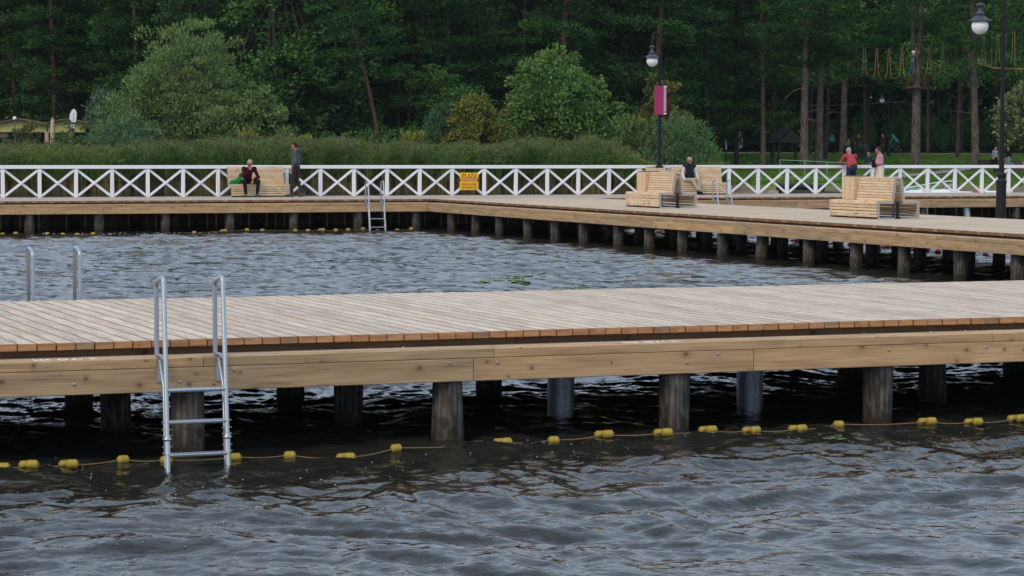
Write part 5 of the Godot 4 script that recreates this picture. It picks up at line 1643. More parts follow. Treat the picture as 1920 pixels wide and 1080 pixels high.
# a round crown carried by limbs that part from one or several stems. lobes: [centre, radii]
func leafy(sd: int, lobes: Array, clumps: int, per: int, cr: float, l: float, w: float, ca: Color, cb: Color, stems: Array, bark: Material, up := 0.35) -> Array:
	var r := RandomNumberGenerator.new()
	r.seed = sd
	var mb := MB.new()
	var tb := MB.new()
	if clumps > 50:       # ragged outgrowths, so that no crown is a smooth dome
		for i in lobes.size() * 3:
			var lo: Array = lobes[i / 3]
			var d := (rdir(r) + Vector3(0, 0.25, 0)).normalized()
			var f := r.randf_range(0.18, 0.32)
			lobes.append([lo[0] + d * lo[1] * r.randf_range(0.85, 1.1), lo[1] * Vector3(f, f * 0.85, f)])
	var vol := 0.0
	for lo in lobes:
		var q: Vector3 = lo[1]
		vol += pow(q.x * q.y * q.z, 0.667)
	for lo in lobes:
		var c: Vector3 = lo[0]
		var rd: Vector3 = lo[1]
		var k := int(clumps * pow(rd.x * rd.y * rd.z, 0.667) / vol)
		for i in k:
			var y := 1.0 - 1.75 * (i + 0.5) / k
			var a := i * 2.39996 + r.randf_range(-0.4, 0.4)
			var s := sqrt(maxf(0.0, 1 - y * y))
			var d := Vector3(s * cos(a), y, s * sin(a))
			var q := c + d * rd * (r.randf_range(0.55, 1.02) if r.randf() < 0.85 else r.randf_range(1.02, 1.24))
			var cc := cr * r.randf_range(0.5, 1.4)
			clump(mb, r, q, Vector3(cc, cc * 0.62, cc), int(per * r.randf_range(0.75, 1.25)), l, w, ca, cb, d, up)
			if i % 4 == 0 and stems.size() > 0:
				var st: Array = stems[i % stems.size()]
				var b0: Vector3 = st[st.size() - 1 - (i / 4) % 2]
				tb.tube([b0, b0.lerp(q, 0.5) + Vector3(0, 0.12, 0), q], [0.055, 0.035, 0.012], 5, false)
	for st in stems:
		var radii := []
		for i in st.size():
			radii.append(lerpf(0.17, 0.06, float(i) / (st.size() - 1)))
		tb.tube(st, radii, 8, false)
	return [mb.mesh(M.leaf), tb.mesh(bark)]

# a pine: bark tube, boughs that rise and fall, flat pads of needle tufts along them
func pine(sd: int, h: float, base: float, spread: float, boughs: int, lean: Vector3, bark: Material, r0: float, dens := 1.0, dead := 4) -> Array:
	var r := RandomNumberGenerator.new()
	r.seed = sd
	var mb := MB.new()
	var tb := MB.new()
	var bb := MB.new()
	var pts := []
	var radii := []
	for i in 13:
		var t := i / 12.0
		pts.append(Vector3(sin(t * 3.0 + sd) * 0.12, h * t, cos(t * 2.3 + sd) * 0.12) + lean * t * t)
		radii.append(r0 * (1.0 - 0.75 * t) + (0.25 * r0 if i == 0 else 0.0))
	tb.tube(pts, radii, 10, false)
	for i in dead:        # bare broken branches under the crown
		var y := lerpf(0.15 * h, base, r.randf())
		var f := y / h * 12.0
		var q: Vector3 = pts[int(f)].lerp(pts[mini(int(f) + 1, 12)], f - int(f))
		var a := r.randf() * TAU
		var d := Vector3(cos(a), r.randf_range(-0.2, 0.4), sin(a))
		var l := r.randf_range(0.5, 2.0)
		tb.tube([q, q + d * l * 0.6, q + d * l + Vector3(0, r.randf_range(-0.5, 0.3), 0)], [0.04, 0.025, 0.008], 4, false)
	for i in boughs:
		var t := (i + r.randf()) / boughs
		var y := lerpf(base, h * 0.985, t)
		var f := y / h * 12.0
		var q: Vector3 = pts[mini(int(f), 11)].lerp(pts[mini(int(f) + 1, 12)], f - int(f))
		var a := i * 2.39996 + r.randf_range(-0.6, 0.6)
		var len := spread * (0.55 + 0.45 * sin(PI * clampf(0.25 + t * 0.75, 0, 1))) * r.randf_range(0.6, 1.15) * (1.0 if t < 0.75 else lerpf(1.0, 0.35, (t - 0.75) * 4.0))
		var rise := r.randf_range(-0.28, 0.5)
		var d := Vector3(cos(a), 0, sin(a))
		var mid := q + d * len * 0.55 + Vector3(0, rise * len * 0.5 + 0.15, 0)
		var tip := q + d * len + Vector3(0, rise * len * 0.7, 0)
		bb.tube([q, q.lerp(mid, 0.5) + rdir(r) * 0.12, mid, tip], [0.035, 0.028, 0.02, 0.01], 5, false)
		var ca := Color(0.036, 0.10, 0.038).lerp(Color(0.04, 0.102, 0.046), r.randf())
		var cb := Color(0.10, 0.215, 0.062).lerp(Color(0.085, 0.185, 0.065), r.randf())
		var pads := int(2 + len * 1.7)
		for k in pads:
			var u := r.randf_range(0.35, 1.05)
			var side := Vector3(-d.z, 0, d.x) * r.randf_range(-1, 1) * len * 0.42 * (1.15 - absf(u - 0.7))
			var c := (mid.lerp(tip, (u - 0.55) / 0.45) if u > 0.55 else q.lerp(mid, u / 0.55)) + side + Vector3(0, r.randf_range(0.0, 0.22), 0)
			var pr := r.randf_range(0.42, 0.8)
			if k % 2 == 0:
				bb.tube([mid, c], [0.014, 0.006], 4, false)
			var tone := r.randf()
			for n in int(26 * dens):
				var dd := rdir(r)
				var p := c + dd * Vector3(pr, pr * 0.52, pr) * pow(r.randf(), 0.4)
				var ax := (Vector3(dd.x, 0.65, dd.z) + d * 0.4 + rdir(r) * 0.3).normalized()
				mb.col = ca.lerp(cb, clampf(tone * 0.95 + r.randf() * 0.3 - 0.1, 0, 1.15))
				for e in 5:
					var nd := (ax + rdir(r) * 0.75).normalized()
					var s := nd.cross(rdir(r)).normalized() * 0.023
					var i0 := mb.p(p - s, (Vector3.UP + nd * 0.4 + s * 8).normalized(), Vector2.ZERO)
					mb.p(p + s, (Vector3.UP + nd * 0.4 - s * 8).normalized(), Vector2.ZERO)
					mb.p(p + nd * r.randf_range(0.16, 0.30), (Vector3.UP * 0.6 + nd).normalized(), Vector2.ZERO)
					if s.cross(nd).y > 0.0:
						mb.ix.append_array(PackedInt32Array([i0, i0 + 2, i0 + 1]))
					else:
						mb.ix.append_array(PackedInt32Array([i0, i0 + 1, i0 + 2]))
	return [mb.mesh(M.needle), bb.mesh(M.bark_dark, tb.mesh(bark))]

func plant(called: String, parts: Array, label: String, category: String, where: Vector3, turn := 0.0, size := Vector3.ONE, group := "") -> Node3D:
	var o := thing(called, label, category, where, turn, group)
	part("crown", parts[0], o)
	part("trunk", parts[1], o)
	o.scale = size
	return o

func forest() -> void:
	var V := func(x: float, y: float, z: float) -> Vector3: return Vector3(x, y, z)
	# --- the trees and shrubs one can tell apart along the shore
	var wil_a := Color(0.085, 0.16, 0.045)
	var wil_b := Color(0.22, 0.31, 0.11)
	plant("willow_tree", leafy(101, [[Vector3(0.2, 6.9, 0), Vector3(3.1, 3.5, 2.6)], [Vector3(1.1, 4.2, 0.8), Vector3(2.6, 2.8, 2.2)], [Vector3(-1.9, 4.4, 0.5), Vector3(2.3, 2.8, 2.2)], [Vector3(-3.6, 3.3, 0.9), Vector3(1.9, 2.3, 1.7)], [Vector3(0.3, 2.2, 0.9), Vector3(3.4, 1.7, 1.8)]], 400, 96, 0.62, 0.26, 0.042, wil_a, wil_b, [[Vector3(0.2, 0, 0), Vector3(0.0, 2.0, 0.1), Vector3(-0.3, 4.5, 0), Vector3(0.1, 7.0, 0)], [Vector3(0.5, 0, 0), Vector3(1.0, 2.2, 0.3), Vector3(1.4, 4.6, 0.3)], [Vector3(-0.1, 0, 0), Vector3(-1.2, 2.0, 0.3), Vector3(-2.2, 4.2, 0.3)]], M.bark_grey, 0.9), "large grey-green willow spreading above the reeds at left", "tree", gp(-21.0, 158.0))
	plant("willow_shrub", leafy(102, [[Vector3(0, 2.2, 0), Vector3(2.2, 1.9, 1.6)], [Vector3(1.7, 1.7, 0.3), Vector3(1.6, 1.4, 1.2)]], 95, 62, 0.5, 0.24, 0.034, Color(0.075, 0.15, 0.08), Color(0.165, 0.255, 0.15), [[Vector3(0, 0, 0), Vector3(0, 1.6, 0)], [Vector3(0.3, 0, 0), Vector3(0.9, 1.5, 0.1)]], M.bark_dark, 1.0), "blue-green willow shrub below the large willow", "shrub", gp(-24.3, 154.0))
	plant("willow_shrub", leafy(103, [[Vector3(0, 2.0, 0), Vector3(1.9, 1.7, 1.4)], [Vector3(-1.3, 1.6, 0.2), Vector3(1.3, 1.3, 1.1)]], 75, 60, 0.5, 0.2, 0.05, Color(0.06, 0.115, 0.035), Color(0.125, 0.175, 0.06), [[Vector3(0, 0, 0), Vector3(0, 1.6, 0)]], M.bark_dark, 0.5), "rounded green shrub between the kiosk and the willow", "shrub", gp(-27.4, 155.0))
	plant("willow_shrub", leafy(104, [[Vector3(0, 4.6, 0), Vector3(1.3, 1.3, 1.1)], [Vector3(0.4, 3.2, 0), Vector3(1.6, 1.4, 1.2)]], 60, 62, 0.5, 0.24, 0.034, Color(0.08, 0.14, 0.09), Color(0.17, 0.24, 0.16), [[Vector3(0.4, 0, 0), Vector3(0.2, 2.5, 0), Vector3(0, 4.4, 0)]], M.bark_dark, 1.0), "pale silvery willow top rising left of the large willow", "shrub", gp(-26.3, 159.5))
	plant("slender_tree", leafy(105, [[Vector3(0.2, 5.4, 0), Vector3(0.9, 1.0, 0.8)], [Vector3(-0.9, 4.6, 0), Vector3(0.7, 0.6, 0.6)], [Vector3(0.9, 4.4, 0), Vector3(0.8, 0.8, 0.7)], [Vector3(1.9, 3.2, 0), Vector3(0.6, 0.5, 0.5)], [Vector3(-0.4, 3.1, 0), Vector3(0.7, 0.9, 0.6)]], 62, 48, 0.38, 0.24, 0.05, wil_a, wil_b, [[Vector3(-0.3, 0, 0), Vector3(-0.1, 2.4, 0), Vector3(0.2, 5.0, 0)], [Vector3(-0.1, 1.2, 0), Vector3(0.9, 2.5, 0), Vector3(1.9, 3.1, 0)]], M.bark_grey, 0.8), "slender tree with pale leaf tufts right of the large willow", "tree", gp(-16.3, 156.5))
	plant("round_tree", leafy(106, [[Vector3(-0.3, 5.6, 0), Vector3(2.6, 2.7, 2.3)], [Vector3(0.9, 4.2, 0.4), Vector3(2.9, 2.9, 2.4)], [Vector3(-1.0, 3.2, 0.4), Vector3(2.5, 2.4, 2.0)], [Vector3(0.6, 2.0, 0.6), Vector3(3.1, 1.7, 1.9)]], 300, 88, 0.6, 0.24, 0.085, Color(0.065, 0.15, 0.034), Color(0.155, 0.255, 0.07), [[Vector3(0, 0, 0), Vector3(-0.1, 2.6, 0), Vector3(-0.2, 5.6, 0)], [Vector3(0.3, 0.3, 0), Vector3(1.2, 2.4, 0), Vector3(1.6, 4.2, 0)]], M.bark_dark, 0.45), "large round green broadleaf tree standing in the middle of the shore", "tree", gp(2.75, 158.0))
	plant("yellow_shrub", leafy(107, [[Vector3(0, 2.9, 0), Vector3(1.95, 2.2, 1.5)], [Vector3(-0.2, 4.4, 0), Vector3(1.2, 1.2, 1.0)]], 140, 70, 0.42, 0.19, 0.07, Color(0.105, 0.13, 0.025), Color(0.20, 0.22, 0.05), [[Vector3(0, 0, 0), Vector3(0, 1.8, 0)], [Vector3(0.2, 0, 0), Vector3(0.7, 1.6, 0.1)]], M.bark_dark, 0.5), "yellow-green bush left of the large round tree", "shrub", gp(-2.1, 154.0))
	plant("sapling", leafy(108, [[Vector3(0, 1.8, 0), Vector3(0.75, 1.5, 0.7)]], 34, 66, 0.34, 0.22, 0.03, Color(0.045, 0.115, 0.055), Color(0.09, 0.17, 0.085), [[Vector3(0, 0, 0), Vector3(0, 3.2, 0)]], M.bark_dark, 1.0), "dark green upright sapling left of the yellow-green bush", "shrub", gp(-4.4, 155.5), 0.0, Vector3(1.2, 1.65, 1.2))
	plant("olive_tree", leafy(109, [[Vector3(0, 5.6, 0), Vector3(0.9, 1.2, 0.8)], [Vector3(-0.4, 3.8, 0), Vector3(1.7, 1.4, 1.3)], [Vector3(1.2, 3.4, 0.2), Vector3(1.3, 1.2, 1.1)], [Vector3(0.2, 2.0, 0.3), Vector3(2.0, 1.3, 1.4)]], 125, 76, 0.44, 0.2, 0.065, Color(0.085, 0.10, 0.022), Color(0.155, 0.165, 0.045), [[Vector3(0, 0, 0), Vector3(0, 3.0, 0), Vector3(0, 5.8, 0)]], M.bark_dark, 0.4), "olive-yellow young tree behind the banner lamp post", "tree", gp(9.6, 158.5))
	plant("willow_shrub", leafy(110, [[Vector3(0, 1.5, 0), Vector3(1.6, 1.3, 1.3)], [Vector3(-1.0, 1.0, 0.2), Vector3(1.1, 0.9, 1.0)]], 75, 56, 0.42, 0.2, 0.06, Color(0.07, 0.125, 0.03), Color(0.13, 0.185, 0.06), [[Vector3(0, 0, 0), Vector3(0, 1.3, 0)]], M.bark_dark, 0.5), "low green shrub left of the banner lamp post", "shrub", gp(7.6, 151.5), 0.0, Vector3(1.1, 1.45, 1.1))
	plant("willow_shrub", leafy(111, [[Vector3(0, 1.7, 0), Vector3(1.7, 1.5, 1.3)], [Vector3(0.9, 1.2, 0.3), Vector3(1.4, 1.1, 1.1)]], 95, 60, 0.42, 0.22, 0.032, Color(0.06, 0.135, 0.055), Color(0.135, 0.22, 0.10), [[Vector3(0, 0, 0), Vector3(0, 1.5, 0)]], M.bark_dark, 0.9), "blue-green willow shrub right of the banner lamp post", "shrub", gp(10.1, 149.5), 0.0, Vector3(1.0, 1.33, 1.0))
	plant("willow_shrub", leafy(112, [[Vector3(0, 1.9, 0), Vector3(1.5, 1.3, 1.1)], [Vector3(0.9, 1.9, 0), Vector3(0.8, 1.6, 0.8)]], 60, 56, 0.4, 0.2, 0.07, Color(0.085, 0.105, 0.03), Color(0.16, 0.17, 0.06), [[Vector3(0, 0, 0), Vector3(0, 1.5, 0)]], M.bark_dark, 0.4), "low olive bush standing in front of the yellow kiosk", "shrub", gp(-31.9, 160.0), 0.0, Vector3(0.6, 1.08, 0.7))
	var yel := leafy(113, [[Vector3(0, 1.2, 0), Vector3(0.7, 0.8, 0.6)]], 26, 46, 0.3, 0.17, 0.06, Color(0.16, 0.175, 0.03), Color(0.28, 0.27, 0.06), [[Vector3(0, 0, 0), Vector3(0, 1.2, 0)]], M.bark_dark, 0.5)
	plant("yellow_shrub", yel, "small pale yellow bush at the willow's right foot", "shrub", gp(-16.6, 154.0), 0.0, Vector3(0.75, 1.8, 0.75))
	plant("yellow_shrub", yel, "small pale yellow bush above the walking man's head", "shrub", gp(-12.9, 154.0), 2.0, Vector3(0.75, 1.65, 0.75))
	plant("yellow_shrub", yel, "low yellow-green bush at the foot of the leaning pine", "shrub", gp(-6.4, 155.0), 4.0, Vector3(1.2, 1.75, 1.0))
	plant("round_tree", leafy(114, [[Vector3(0, 3.2, 0), Vector3(1.4, 1.6, 1.2)], [Vector3(0.9, 2.4, 0), Vector3(1.2, 1.4, 1.1)], [Vector3(0.4, 4.3, 0), Vector3(0.8, 0.9, 0.7)]], 74, 46, 0.44, 0.23, 0.09, Color(0.11, 0.15, 0.055), Color(0.23, 0.24, 0.12), [[Vector3(0.3, 0, 0), Vector3(0.3, 1.8, 0), Vector3(0.2, 3.6, 0)]], M.bark_grey, 0.5), "small pale-leaved tree behind the tall lamp post at right", "tree", gp(34.0, 164.0), 0.0, Vector3(1.1, 1.2, 1.1))
	# --- broadleaf kinds used several times
	var ga := Color(0.04, 0.105, 0.028)
	var gb := Color(0.11, 0.215, 0.058)
	var broad := []
	for s in 5:
		var lobes := []
		var r := RandomNumberGenerator.new()
		r.seed = 300 + s
		for i in (9 if s < 3 else 6):
			var y := 2.0 + i * 1.75 + (0.0 if s < 3 else 5.5)
			lobes.append([Vector3(r.randf_range(-1.4, 1.4), y, r.randf_range(-1.2, 1.2)), Vector3(2.6 - 0.08 * i, 1.5, 2.4) * r.randf_range(0.8, 1.2)])
		broad.append(leafy(310 + s, lobes, 210 if s < 3 else 150, 62, 0.72, 0.27, 0.10, ga, gb, [[Vector3(0, 0, 0), Vector3(0.2, 6, 0), Vector3(0, 12, 0), Vector3(0.1, 16, 0)]], M.bark_dark, 0.2))
	var under := leafy(320, [[Vector3(0, 1.6, 0), Vector3(2.0, 1.5, 1.6)], [Vector3(1.6, 1.2, 0), Vector3(1.4, 1.1, 1.2)]], 70, 42, 0.55, 0.24, 0.085, ga, gb, [[Vector3(0, 0, 0), Vector3(0, 1.5, 0)]], M.bark_dark, 0.3)
	plant("broadleaf_tree", broad[0], "dense dark broadleaf tree right behind the large willow", "tree", gp(-16.2, 166.0), 0.0, Vector3(1.15, 1.0, 1.1))
	plant("broadleaf_tree", broad[1], "dense broadleaf tree filling the gap left of the leaning pine", "tree", gp(-12.0, 171.0), 1.2, Vector3(1.0, 1.0, 1.0))
	plant("broadleaf_tree", broad[2], "broadleaf tree with low boughs right of the leaning pine", "tree", gp(-5.0, 167.0), 2.1, Vector3(0.72, 0.42, 0.8))
	plant("broadleaf_tree", broad[0], "low broadleaf tree between the leaning pine and the round tree", "tree", gp(-3.0, 165.0), 4.0, Vector3(0.7, 0.36, 0.8))
	plant("broadleaf_tree", broad[1], "bright green broadleaf tree behind the blue parking sign", "tree", gp(13.6, 192.0), 0.7, Vector3(0.9, 0.9, 0.9))
	# --- pines one can tell apart
	var P := []
	P.append(pine(201, 21.0, 2.6, 3.2, 84, Vector3(0.5, 0, 0), M.bark_grey, 0.24))
	P.append(pine(202, 22.0, 3.6, 3.3, 80, Vector3(-0.6, 0, 0), M.bark_orange, 0.26))
	P.append(pine(203, 20.0, 1.4, 2.9, 86, Vector3(0.2, 0, 0.3), M.bark_dark, 0.22))
	var hi := []
	hi.append(pine(211, 22.0, 7.2, 3.9, 62, Vector3(0.4, 0, 0), M.bark_grey, 0.31, 1.0, 4))
	hi.append(pine(212, 23.0, 6.6, 3.8, 64, Vector3(-0.4, 0, 0), M.bark_grey, 0.29, 1.0, 5))
	var bare := pine(221, 17.0, 7.5, 2.8, 36, Vector3(-1.5, 0, 0), M.bark_orange, 0.17, 1.0, 3)
	plant("pine_tree", P[1], "tall pine with a grey trunk behind the kiosk's right gable", "pine", gp(-33.2, 178.0), 0.6)
	plant("pine_tree", bare, "thin reddish-stemmed pine at the far left edge", "pine", gp(-35.6, 182.0), 2.4, Vector3(0.9, 1.1, 0.9))
	plant("pine_tree", P[0], "broad pine with layered boughs left of the large willow", "pine", gp(-27.0, 176.0), 1.7, Vector3(1.15, 1, 1.1))
	var ln := plant("pine_tree", bare, "leaning reddish pine with bare crooked branches behind the reeds", "pine", gp(-8.55, 162.0), 0.3, Vector3(1.0, 0.85, 1.0))
	ln.rotation.z = 0.12
	plant("pine_tree", bare, "reddish straight pine stem right of the leaning pine", "pine", gp(-7.2, 172.0), 3.0)
	plant("pine_tree", P[0], "pine with tiered green boughs above the yellow-green bush", "pine", gp(-0.4, 175.0), 0.2, Vector3(0.75, 0.95, 0.8))
	plant("pine_tree", bare, "reddish thin pine behind the round tree's crown", "pine", gp(1.7, 179.0), 1.1, Vector3(0.9, 1.1, 0.9))
	plant("pine_tree", P[2], "dark full pine behind the banner lamp post", "pine", gp(8.2, 172.0), 1.9, Vector3(1.1, 1, 1.1))
	plant("pine_tree", P[1], "dark pine behind the lamp globe right of the banner", "pine", gp(11.0, 176.0), 2.9)
	plant("pine_tree", hi[1], "pine trunk wrapped by the dark tree platform above the hut", "pine", gp(14.2, 181.8), 1.0, Vector3(0.9, 1, 0.9))
	plant("pine_tree", P[2], "dark pine beside the tilted poster", "pine", gp(15.9, 175.0), 0.4, Vector3(0.8, 1.0, 0.8))
	plant("pine_tree", P[0], "pine with low hanging boughs above the timber shelter", "pine", gp(17.6, 173.0), 2.2, Vector3(0.8, 1.0, 0.8))
	var cb := MB.new()
	for q in [[[20.3, 10.9], [19.9, 10.9], [19.5, 10.6], [19.35, 10.0], [19.15, 9.5]], [[20.4, 6.6], [19.9, 6.7], [19.4, 6.5], [19.0, 6.1], [18.8, 5.9]], [[20.4, 4.6], [20.9, 4.5], [21.4, 4.5]]]:
		var ps := []
		for k in q.size():
			ps.append(Vector3(q[k][0] - 20.4, q[k][1] - height(20.4, 171.0), 0.5 + 0.1 * sin(k * 2.0)))
		cb.tube(ps, [0.075, 0.065, 0.055, 0.04, 0.02], 6, false)
	var cbm := cb.mesh(M.bark_orange)
	var sp0 := plant("pine_tree", hi[0], "thick pine trunk directly right of the timber shelter", "pine", gp(20.4, 171.0), 0.0)
	part("branch", cbm, sp0)
	plant("pine_tree", hi[1], "thick pine trunk second to the right of the timber shelter", "pine", gp(21.5, 173.0), 2.0)
	# the twin-stemmed pine that carries the platform
	var tw := thing("pine_tree", "massive twin-stemmed pine carrying the red-posted platform", "pine", gp(28.2, 172.0))
	var tb := MB.new()
	tb.tube([Vector3(0, 0, 0), Vector3(0.02, 0.5, 0), Vector3(0.04, 4.0, 0), Vector3(0.02, 7.2, 0)], [0.42, 0.34, 0.31, 0.29], 16, false)
	tb.tube([Vector3(-0.02, 6.6, 0), Vector3(-0.18, 7.6, 0), Vector3(-0.34, 12, 0), Vector3(-0.3, 19, 0)], [0.2, 0.19, 0.16, 0.07], 12, false)
	tb.tube([Vector3(0.06, 6.6, 0), Vector3(0.24, 7.8, 0), Vector3(0.30, 12, 0), Vector3(0.5, 20, 0)], [0.24, 0.25, 0.2, 0.08], 12, false)
	tb.tube([Vector3(0.3, 7.9, 0), Vector3(0.8, 8.4, 0.2), Vector3(1.2, 8.9, 0.2)], [0.04, 0.03, 0.015], 5, false)
	part("trunk", tb.mesh(M.bark_grey), tw)
	var cr := part("crown", hi[0][0], tw)
	cr.transform = Transform3D(Basis.from_scale(Vector3(0.9, 0.9, 0.9)), Vector3(0, 2.0, 0))
	var l2 := plant("pine_tree", hi[1], "slightly leaning pine trunk left of the tall lamp post", "pine", gp(32.4, 172.0), 4.0, Vector3(0.95, 1.0, 0.95))
	l2.rotation.z = -0.055
	plant("pine_tree", hi[0], "dark pine trunk behind the group of people at the wood's edge", "pine", gp(29.0, 214.5), 1.3)
	# --- the wood behind, row by row
	var r := RandomNumberGenerator.new()
	r.seed = 77
	var spots_near := [[-29.0, "behind the kiosk"], [-23.5, "left of the large willow"], [-17.0, "behind the large willow"], [-11.0, "left of the leaning pine"], [-4.5, "right of the leaning pine"], [0.5, "above the yellow-green bush"], [6.0, "behind the large round tree"], [11.5, "behind the banner lamp post"], [16.5, "behind the parking sign"], [22.5, "behind the timber shelter"], [27.0, "behind the person in teal"], [31.0, "behind the twin-stemmed pine"], [36.0, "behind the tall lamp post"], [99.0, "beyond the photo's right edge"]]
	var told := {}
	var pick := func(o: int, x: float, d: float, s: float) -> void:
		var where := gp(x, d)
		var t := r.randf() * TAU
		var sz := Vector3(s, r.randf_range(0.9, 1.12), s)
		var spot := ""
		for q in spots_near:
			if x * 172.0 / d < q[0]:
				spot = q[1]
				break
		var row := "in the front row of the wood" if d < 177.0 else ("in the second row of the wood" if d < 190.0 else ("in the middle of the wood" if d < 210.0 else "deep in the wood"))
		var kind: String = "full dark pine" if o < 3 else ("bare-trunked pine" if o < 5 else ("dark broadleaf tree" if o < 10 else "leafy undergrowth"))
		var lab := "%s %s %s" % [kind, row, spot]
		told[lab] = told.get(lab, 0) + 1
		if told[lab] > 1:
			lab = "%s %s" % [ORD[told[lab] - 1], lab]
		if o < 3:
			plant("pine_tree", P[o], lab, "pine", where, t, sz, "pines in the wood")
		elif o < 5:
			plant("pine_tree", hi[o - 3], lab, "pine", where, t, sz, "bare-trunked pines in the wood")
		elif o < 10:
			plant("broadleaf_tree", broad[o - 5], lab, "tree", where, t, sz, "broadleaf trees in the wood")
		else:
			plant("undergrowth", under, lab, "shrub", where, t, sz, "undergrowth in the wood")
	for row in [[171.0, -38.0, 12.0, 3.6], [182.0, -40.0, 13.0, 3.7], [196.0, -43.0, 15.0, 4.2], [220.0, -46.0, 50.0, 4.0], [231.0, -50.0, 53.0, 4.2]]:
		var x: float = row[1]
		while x < row[2]:
			var d: float = row[0] + r.randf_range(-3.5, 3.5)
			var o: int = [0, 1, 2, 5, 0, 7, 1, 2][r.randi() % 8]
			if x > 14.0:
				o = [8, 9, 8, 8, 9, 8, 9, 9][r.randi() % 8]
			if x > -28.5 or d > 179.0:
				pick.call(o, x + r.randf_range(-0.9, 0.9), d, r.randf_range(0.85, 1.2))
			x += row[3] * r.randf_range(0.75, 1.25)
	for i in 22:
		pick.call(10, -27.0 + i * 1.85 + r.randf_range(-0.6, 0.6), 163.5 + r.randf_range(-1.5, 3.0), r.randf_range(0.75, 1.2))
	for i in 14:
		pick.call(10, 11.0 + i * 3.0 + r.randf_range(-0.6, 0.6), 224.0 + r.randf_range(-3.0, 4.0), r.randf_range(0.5, 0.8))
	for q in [[24.2, 190.0, 8], [24.5, 203.0, 9], [35.5, 196.0, 9], [38.5, 180.0, 8], [31.0, 216.0, 9], [26.0, 216.0, 8], [36.0, 213.0, 9], [21.0, 198.0, 8]]:
		pick.call(q[2], q[0], q[1], 1.0)
	# the far-off mass of the wood, which nobody could count
	var mb := MB.new()
	for i in 40:
		clump(mb, r, rdir(r) * Vector3(1.6, 1.2, 1.0), Vector3(0.9, 0.5, 0.9), 34, 0.42, 0.16, Color(0.03, 0.07, 0.02), Color(0.06, 0.115, 0.035), Vector3.UP)
	var mm := MultiMesh.new()
	mm.transform_format = MultiMesh.TRANSFORM_3D
	mm.mesh = mb.mesh(M.leaf)
	var spots := []
	for y in 9:
		for i in 62:
			spots.append(Transform3D(Basis(Vector3.UP, r.randf() * TAU).scaled(Vector3.ONE * r.randf_range(0.9, 1.4)), Vector3(-64.0 + i * 2.1 + r.randf_range(-0.8, 0.8), 2.6 + y * 2.4 + r.randf_range(-0.8, 0.8), -240.0 - r.randf_range(0.0, 9.0))))
	mm.instance_count = spots.size()
	for i in spots.size():
		mm.set_instance_transform(i, spots[i])
	var mi := MultiMeshInstance3D.new()
	mi.name = "distant_wood"
	mi.multimesh = mm
	add_child(mi)
	mi.set_meta("kind", "stuff")
	tag(mi, "distant mass of dark foliage closing off the wood", "wood")

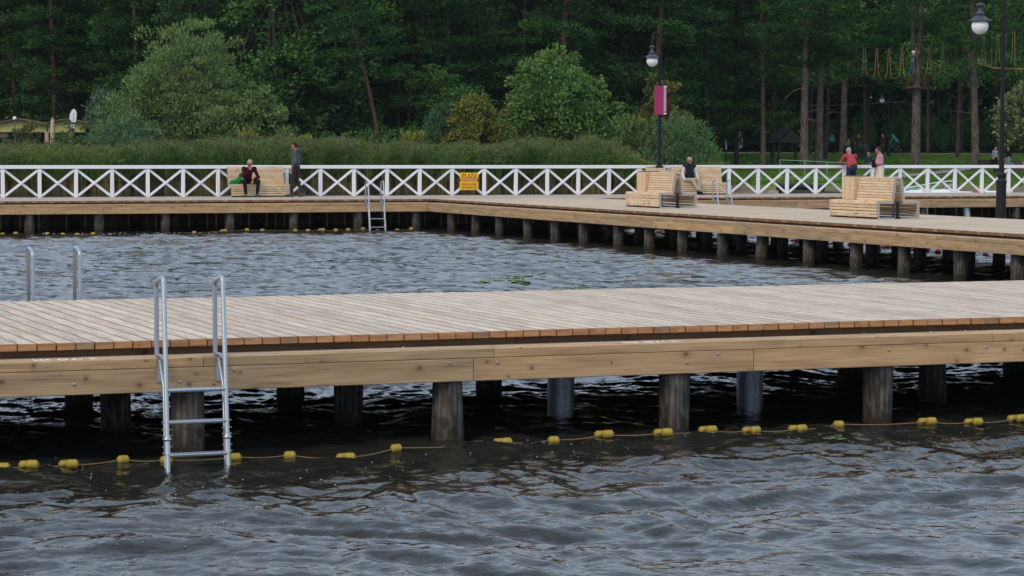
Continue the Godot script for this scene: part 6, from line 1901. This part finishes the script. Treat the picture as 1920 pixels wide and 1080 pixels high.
# ---------------------------------------------------------------- reeds and grass
func reeds() -> void:
	var r := RandomNumberGenerator.new()
	r.seed = 9
	var kinds := []
	for k in 4:
		var mb := MB.new()
		for s in 5:
			var b := Vector3(r.randf_range(-0.16, 0.16), 0, r.randf_range(-0.16, 0.16))
			var lean := Vector3(r.randf_range(-0.3, 0.3) - 0.1, 0, r.randf_range(-0.3, 0.3))
			var h := r.randf_range(2.3, 2.95)
			mb.col = Color(0.46, 0.35, 0.2).lerp(Color(0.26, 0.21, 0.11), r.randf())
			var top := b + lean + Vector3(0, h, 0)
			var m := b + lean * 0.3 + Vector3(0, h * 0.5, 0)
			var w := Vector3(0.014, 0, 0)
			mb.quad(b - w, b + w, m + w, m - w)
			mb.quad(b - Vector3(0, 0, 0.01), b + Vector3(0, 0, 0.01), m + Vector3(0, 0, 0.01), m - Vector3(0, 0, 0.01))
			mb.col = Color(0.12, 0.21, 0.06)
			mb.quad(m - w, m + w, top + w * 0.6, top - w * 0.6)
			for i in 8:
				var t := r.randf_range(0.28, 0.96)
				var q := b + lean * t * t + Vector3(0, h * t, 0)
				var a := r.randf() * TAU
				var d := Vector3(cos(a), r.randf_range(0.25, 1.3), sin(a)).normalized()
				var nr := Vector3(-d.y * cos(a), Vector2(d.x, d.z).length(), -d.y * sin(a)).normalized()
				mb.col = Color(0.165, 0.275, 0.10).lerp(Color(0.31, 0.41, 0.20), r.randf()) if t > 0.38 or r.randf() < 0.25 else Color(0.34, 0.26, 0.13)
				leaf(mb, q, d, nr, r.randf_range(0.32, 0.6), 0.022)
			if r.randf() < 0.75:
				mb.col = Color(0.22, 0.165, 0.135).lerp(Color(0.33, 0.25, 0.20), r.randf())
				for i in 6:
					var d := (Vector3(r.randf_range(-0.5, 0.5) - 0.15, 1.0, r.randf_range(-0.5, 0.5))).normalized()
					var nr := d.cross(Vector3(r.randf() - 0.5, 0.1, r.randf() - 0.5)).normalized()
					leaf(mb, top - Vector3(0, 0.12, 0), d, nr, r.randf_range(0.18, 0.3), 0.017)
		kinds.append(mb.mesh(M.reed))
	var rise := FastNoiseLite.new()
	rise.seed = 4
	rise.frequency = 0.5
	for k in 4:
		var spots := []
		for i in 1250:
			var x := r.randf_range(-36.0, 12.5)
			var t := pow(r.randf(), 1.3)
			var d := edge_of_water(minf(x, 8.0)) - 9.5 + t * 13.5 + sin(x * 0.6) * 0.8
			if x > 6.0:
				d = lerpf(d, 140.0 + t * 12.0, smoothstep(6.0, 10.0, x))
			var s := lerpf(0.98, 0.55, smoothstep(5.0, 9.0, x)) * lerpf(0.88, 1.0, smoothstep(-27.0, -20.0, x)) * r.randf_range(0.78, 1.1) * (1.0 + 0.16 * rise.get_noise_2d(x, d * 0.5)) * (1.0 + 0.06 * sin(x * 0.35) + 0.03 * sin(x * 1.7))
			spots.append(Transform3D(Basis(Vector3.UP, r.randf() * TAU).scaled(Vector3(1, s, 1)), Vector3(x, maxf(-0.1, height(x, d)) - 0.05, -d)))
		var mm := MultiMesh.new()
		mm.transform_format = MultiMesh.TRANSFORM_3D
		mm.mesh = kinds[k]
		mm.instance_count = spots.size()
		for i in spots.size():
			mm.set_instance_transform(i, spots[i])
		var mi := MultiMeshInstance3D.new()
		mi.name = numbered("reed_bed")
		mi.multimesh = mm
		add_child(mi)
		mi.set_meta("kind", "stuff")
		tag(mi, "tall green reeds with purple-brown plumes along the shore", "reeds")
	var gb := MB.new()
	for i in 16:
		var a := r.randf() * TAU
		var d := Vector3(cos(a) * 0.5, 1.0, sin(a) * 0.5).normalized()
		gb.col = Color(0.08, 0.17, 0.022).lerp(Color(0.14, 0.22, 0.045), r.randf())
		leaf(gb, Vector3(r.randf_range(-0.15, 0.15), 0, r.randf_range(-0.15, 0.15)), d, d.cross(Vector3(-sin(a), 0, cos(a))).normalized(), r.randf_range(0.1, 0.2), 0.012)
	var gm := MultiMesh.new()
	gm.transform_format = MultiMesh.TRANSFORM_3D
	gm.mesh = gb.mesh(M.leaf)
	var sp := []
	while sp.size() < 9000:
		var x := r.randf_range(10.0, 46.0)
		var b := r.randf_range(13.0, 84.0)
		var d := edge_of_water(x) + b
		if r.randf() > smoothstep(11.0, 26.0, b) or absf(d - lerpf(156.0, 186.0, clampf((x - 22.0) / 18.0, 0, 1))) < 2.6:
			continue
		sp.append(Transform3D(Basis(Vector3.UP, r.randf() * TAU).scaled(Vector3.ONE * r.randf_range(0.6, 1.3) * (1.0 if x > 15 else 2.2)), Vector3(x, height(x, d), -d)))
	gm.instance_count = sp.size()
	for i in sp.size():
		gm.set_instance_transform(i, sp[i])
	var gi := MultiMeshInstance3D.new()
	gi.name = "grass"
	gi.multimesh = gm
	add_child(gi)
	gi.set_meta("kind", "stuff")
	tag(gi, "short green grass on the bank", "grass")
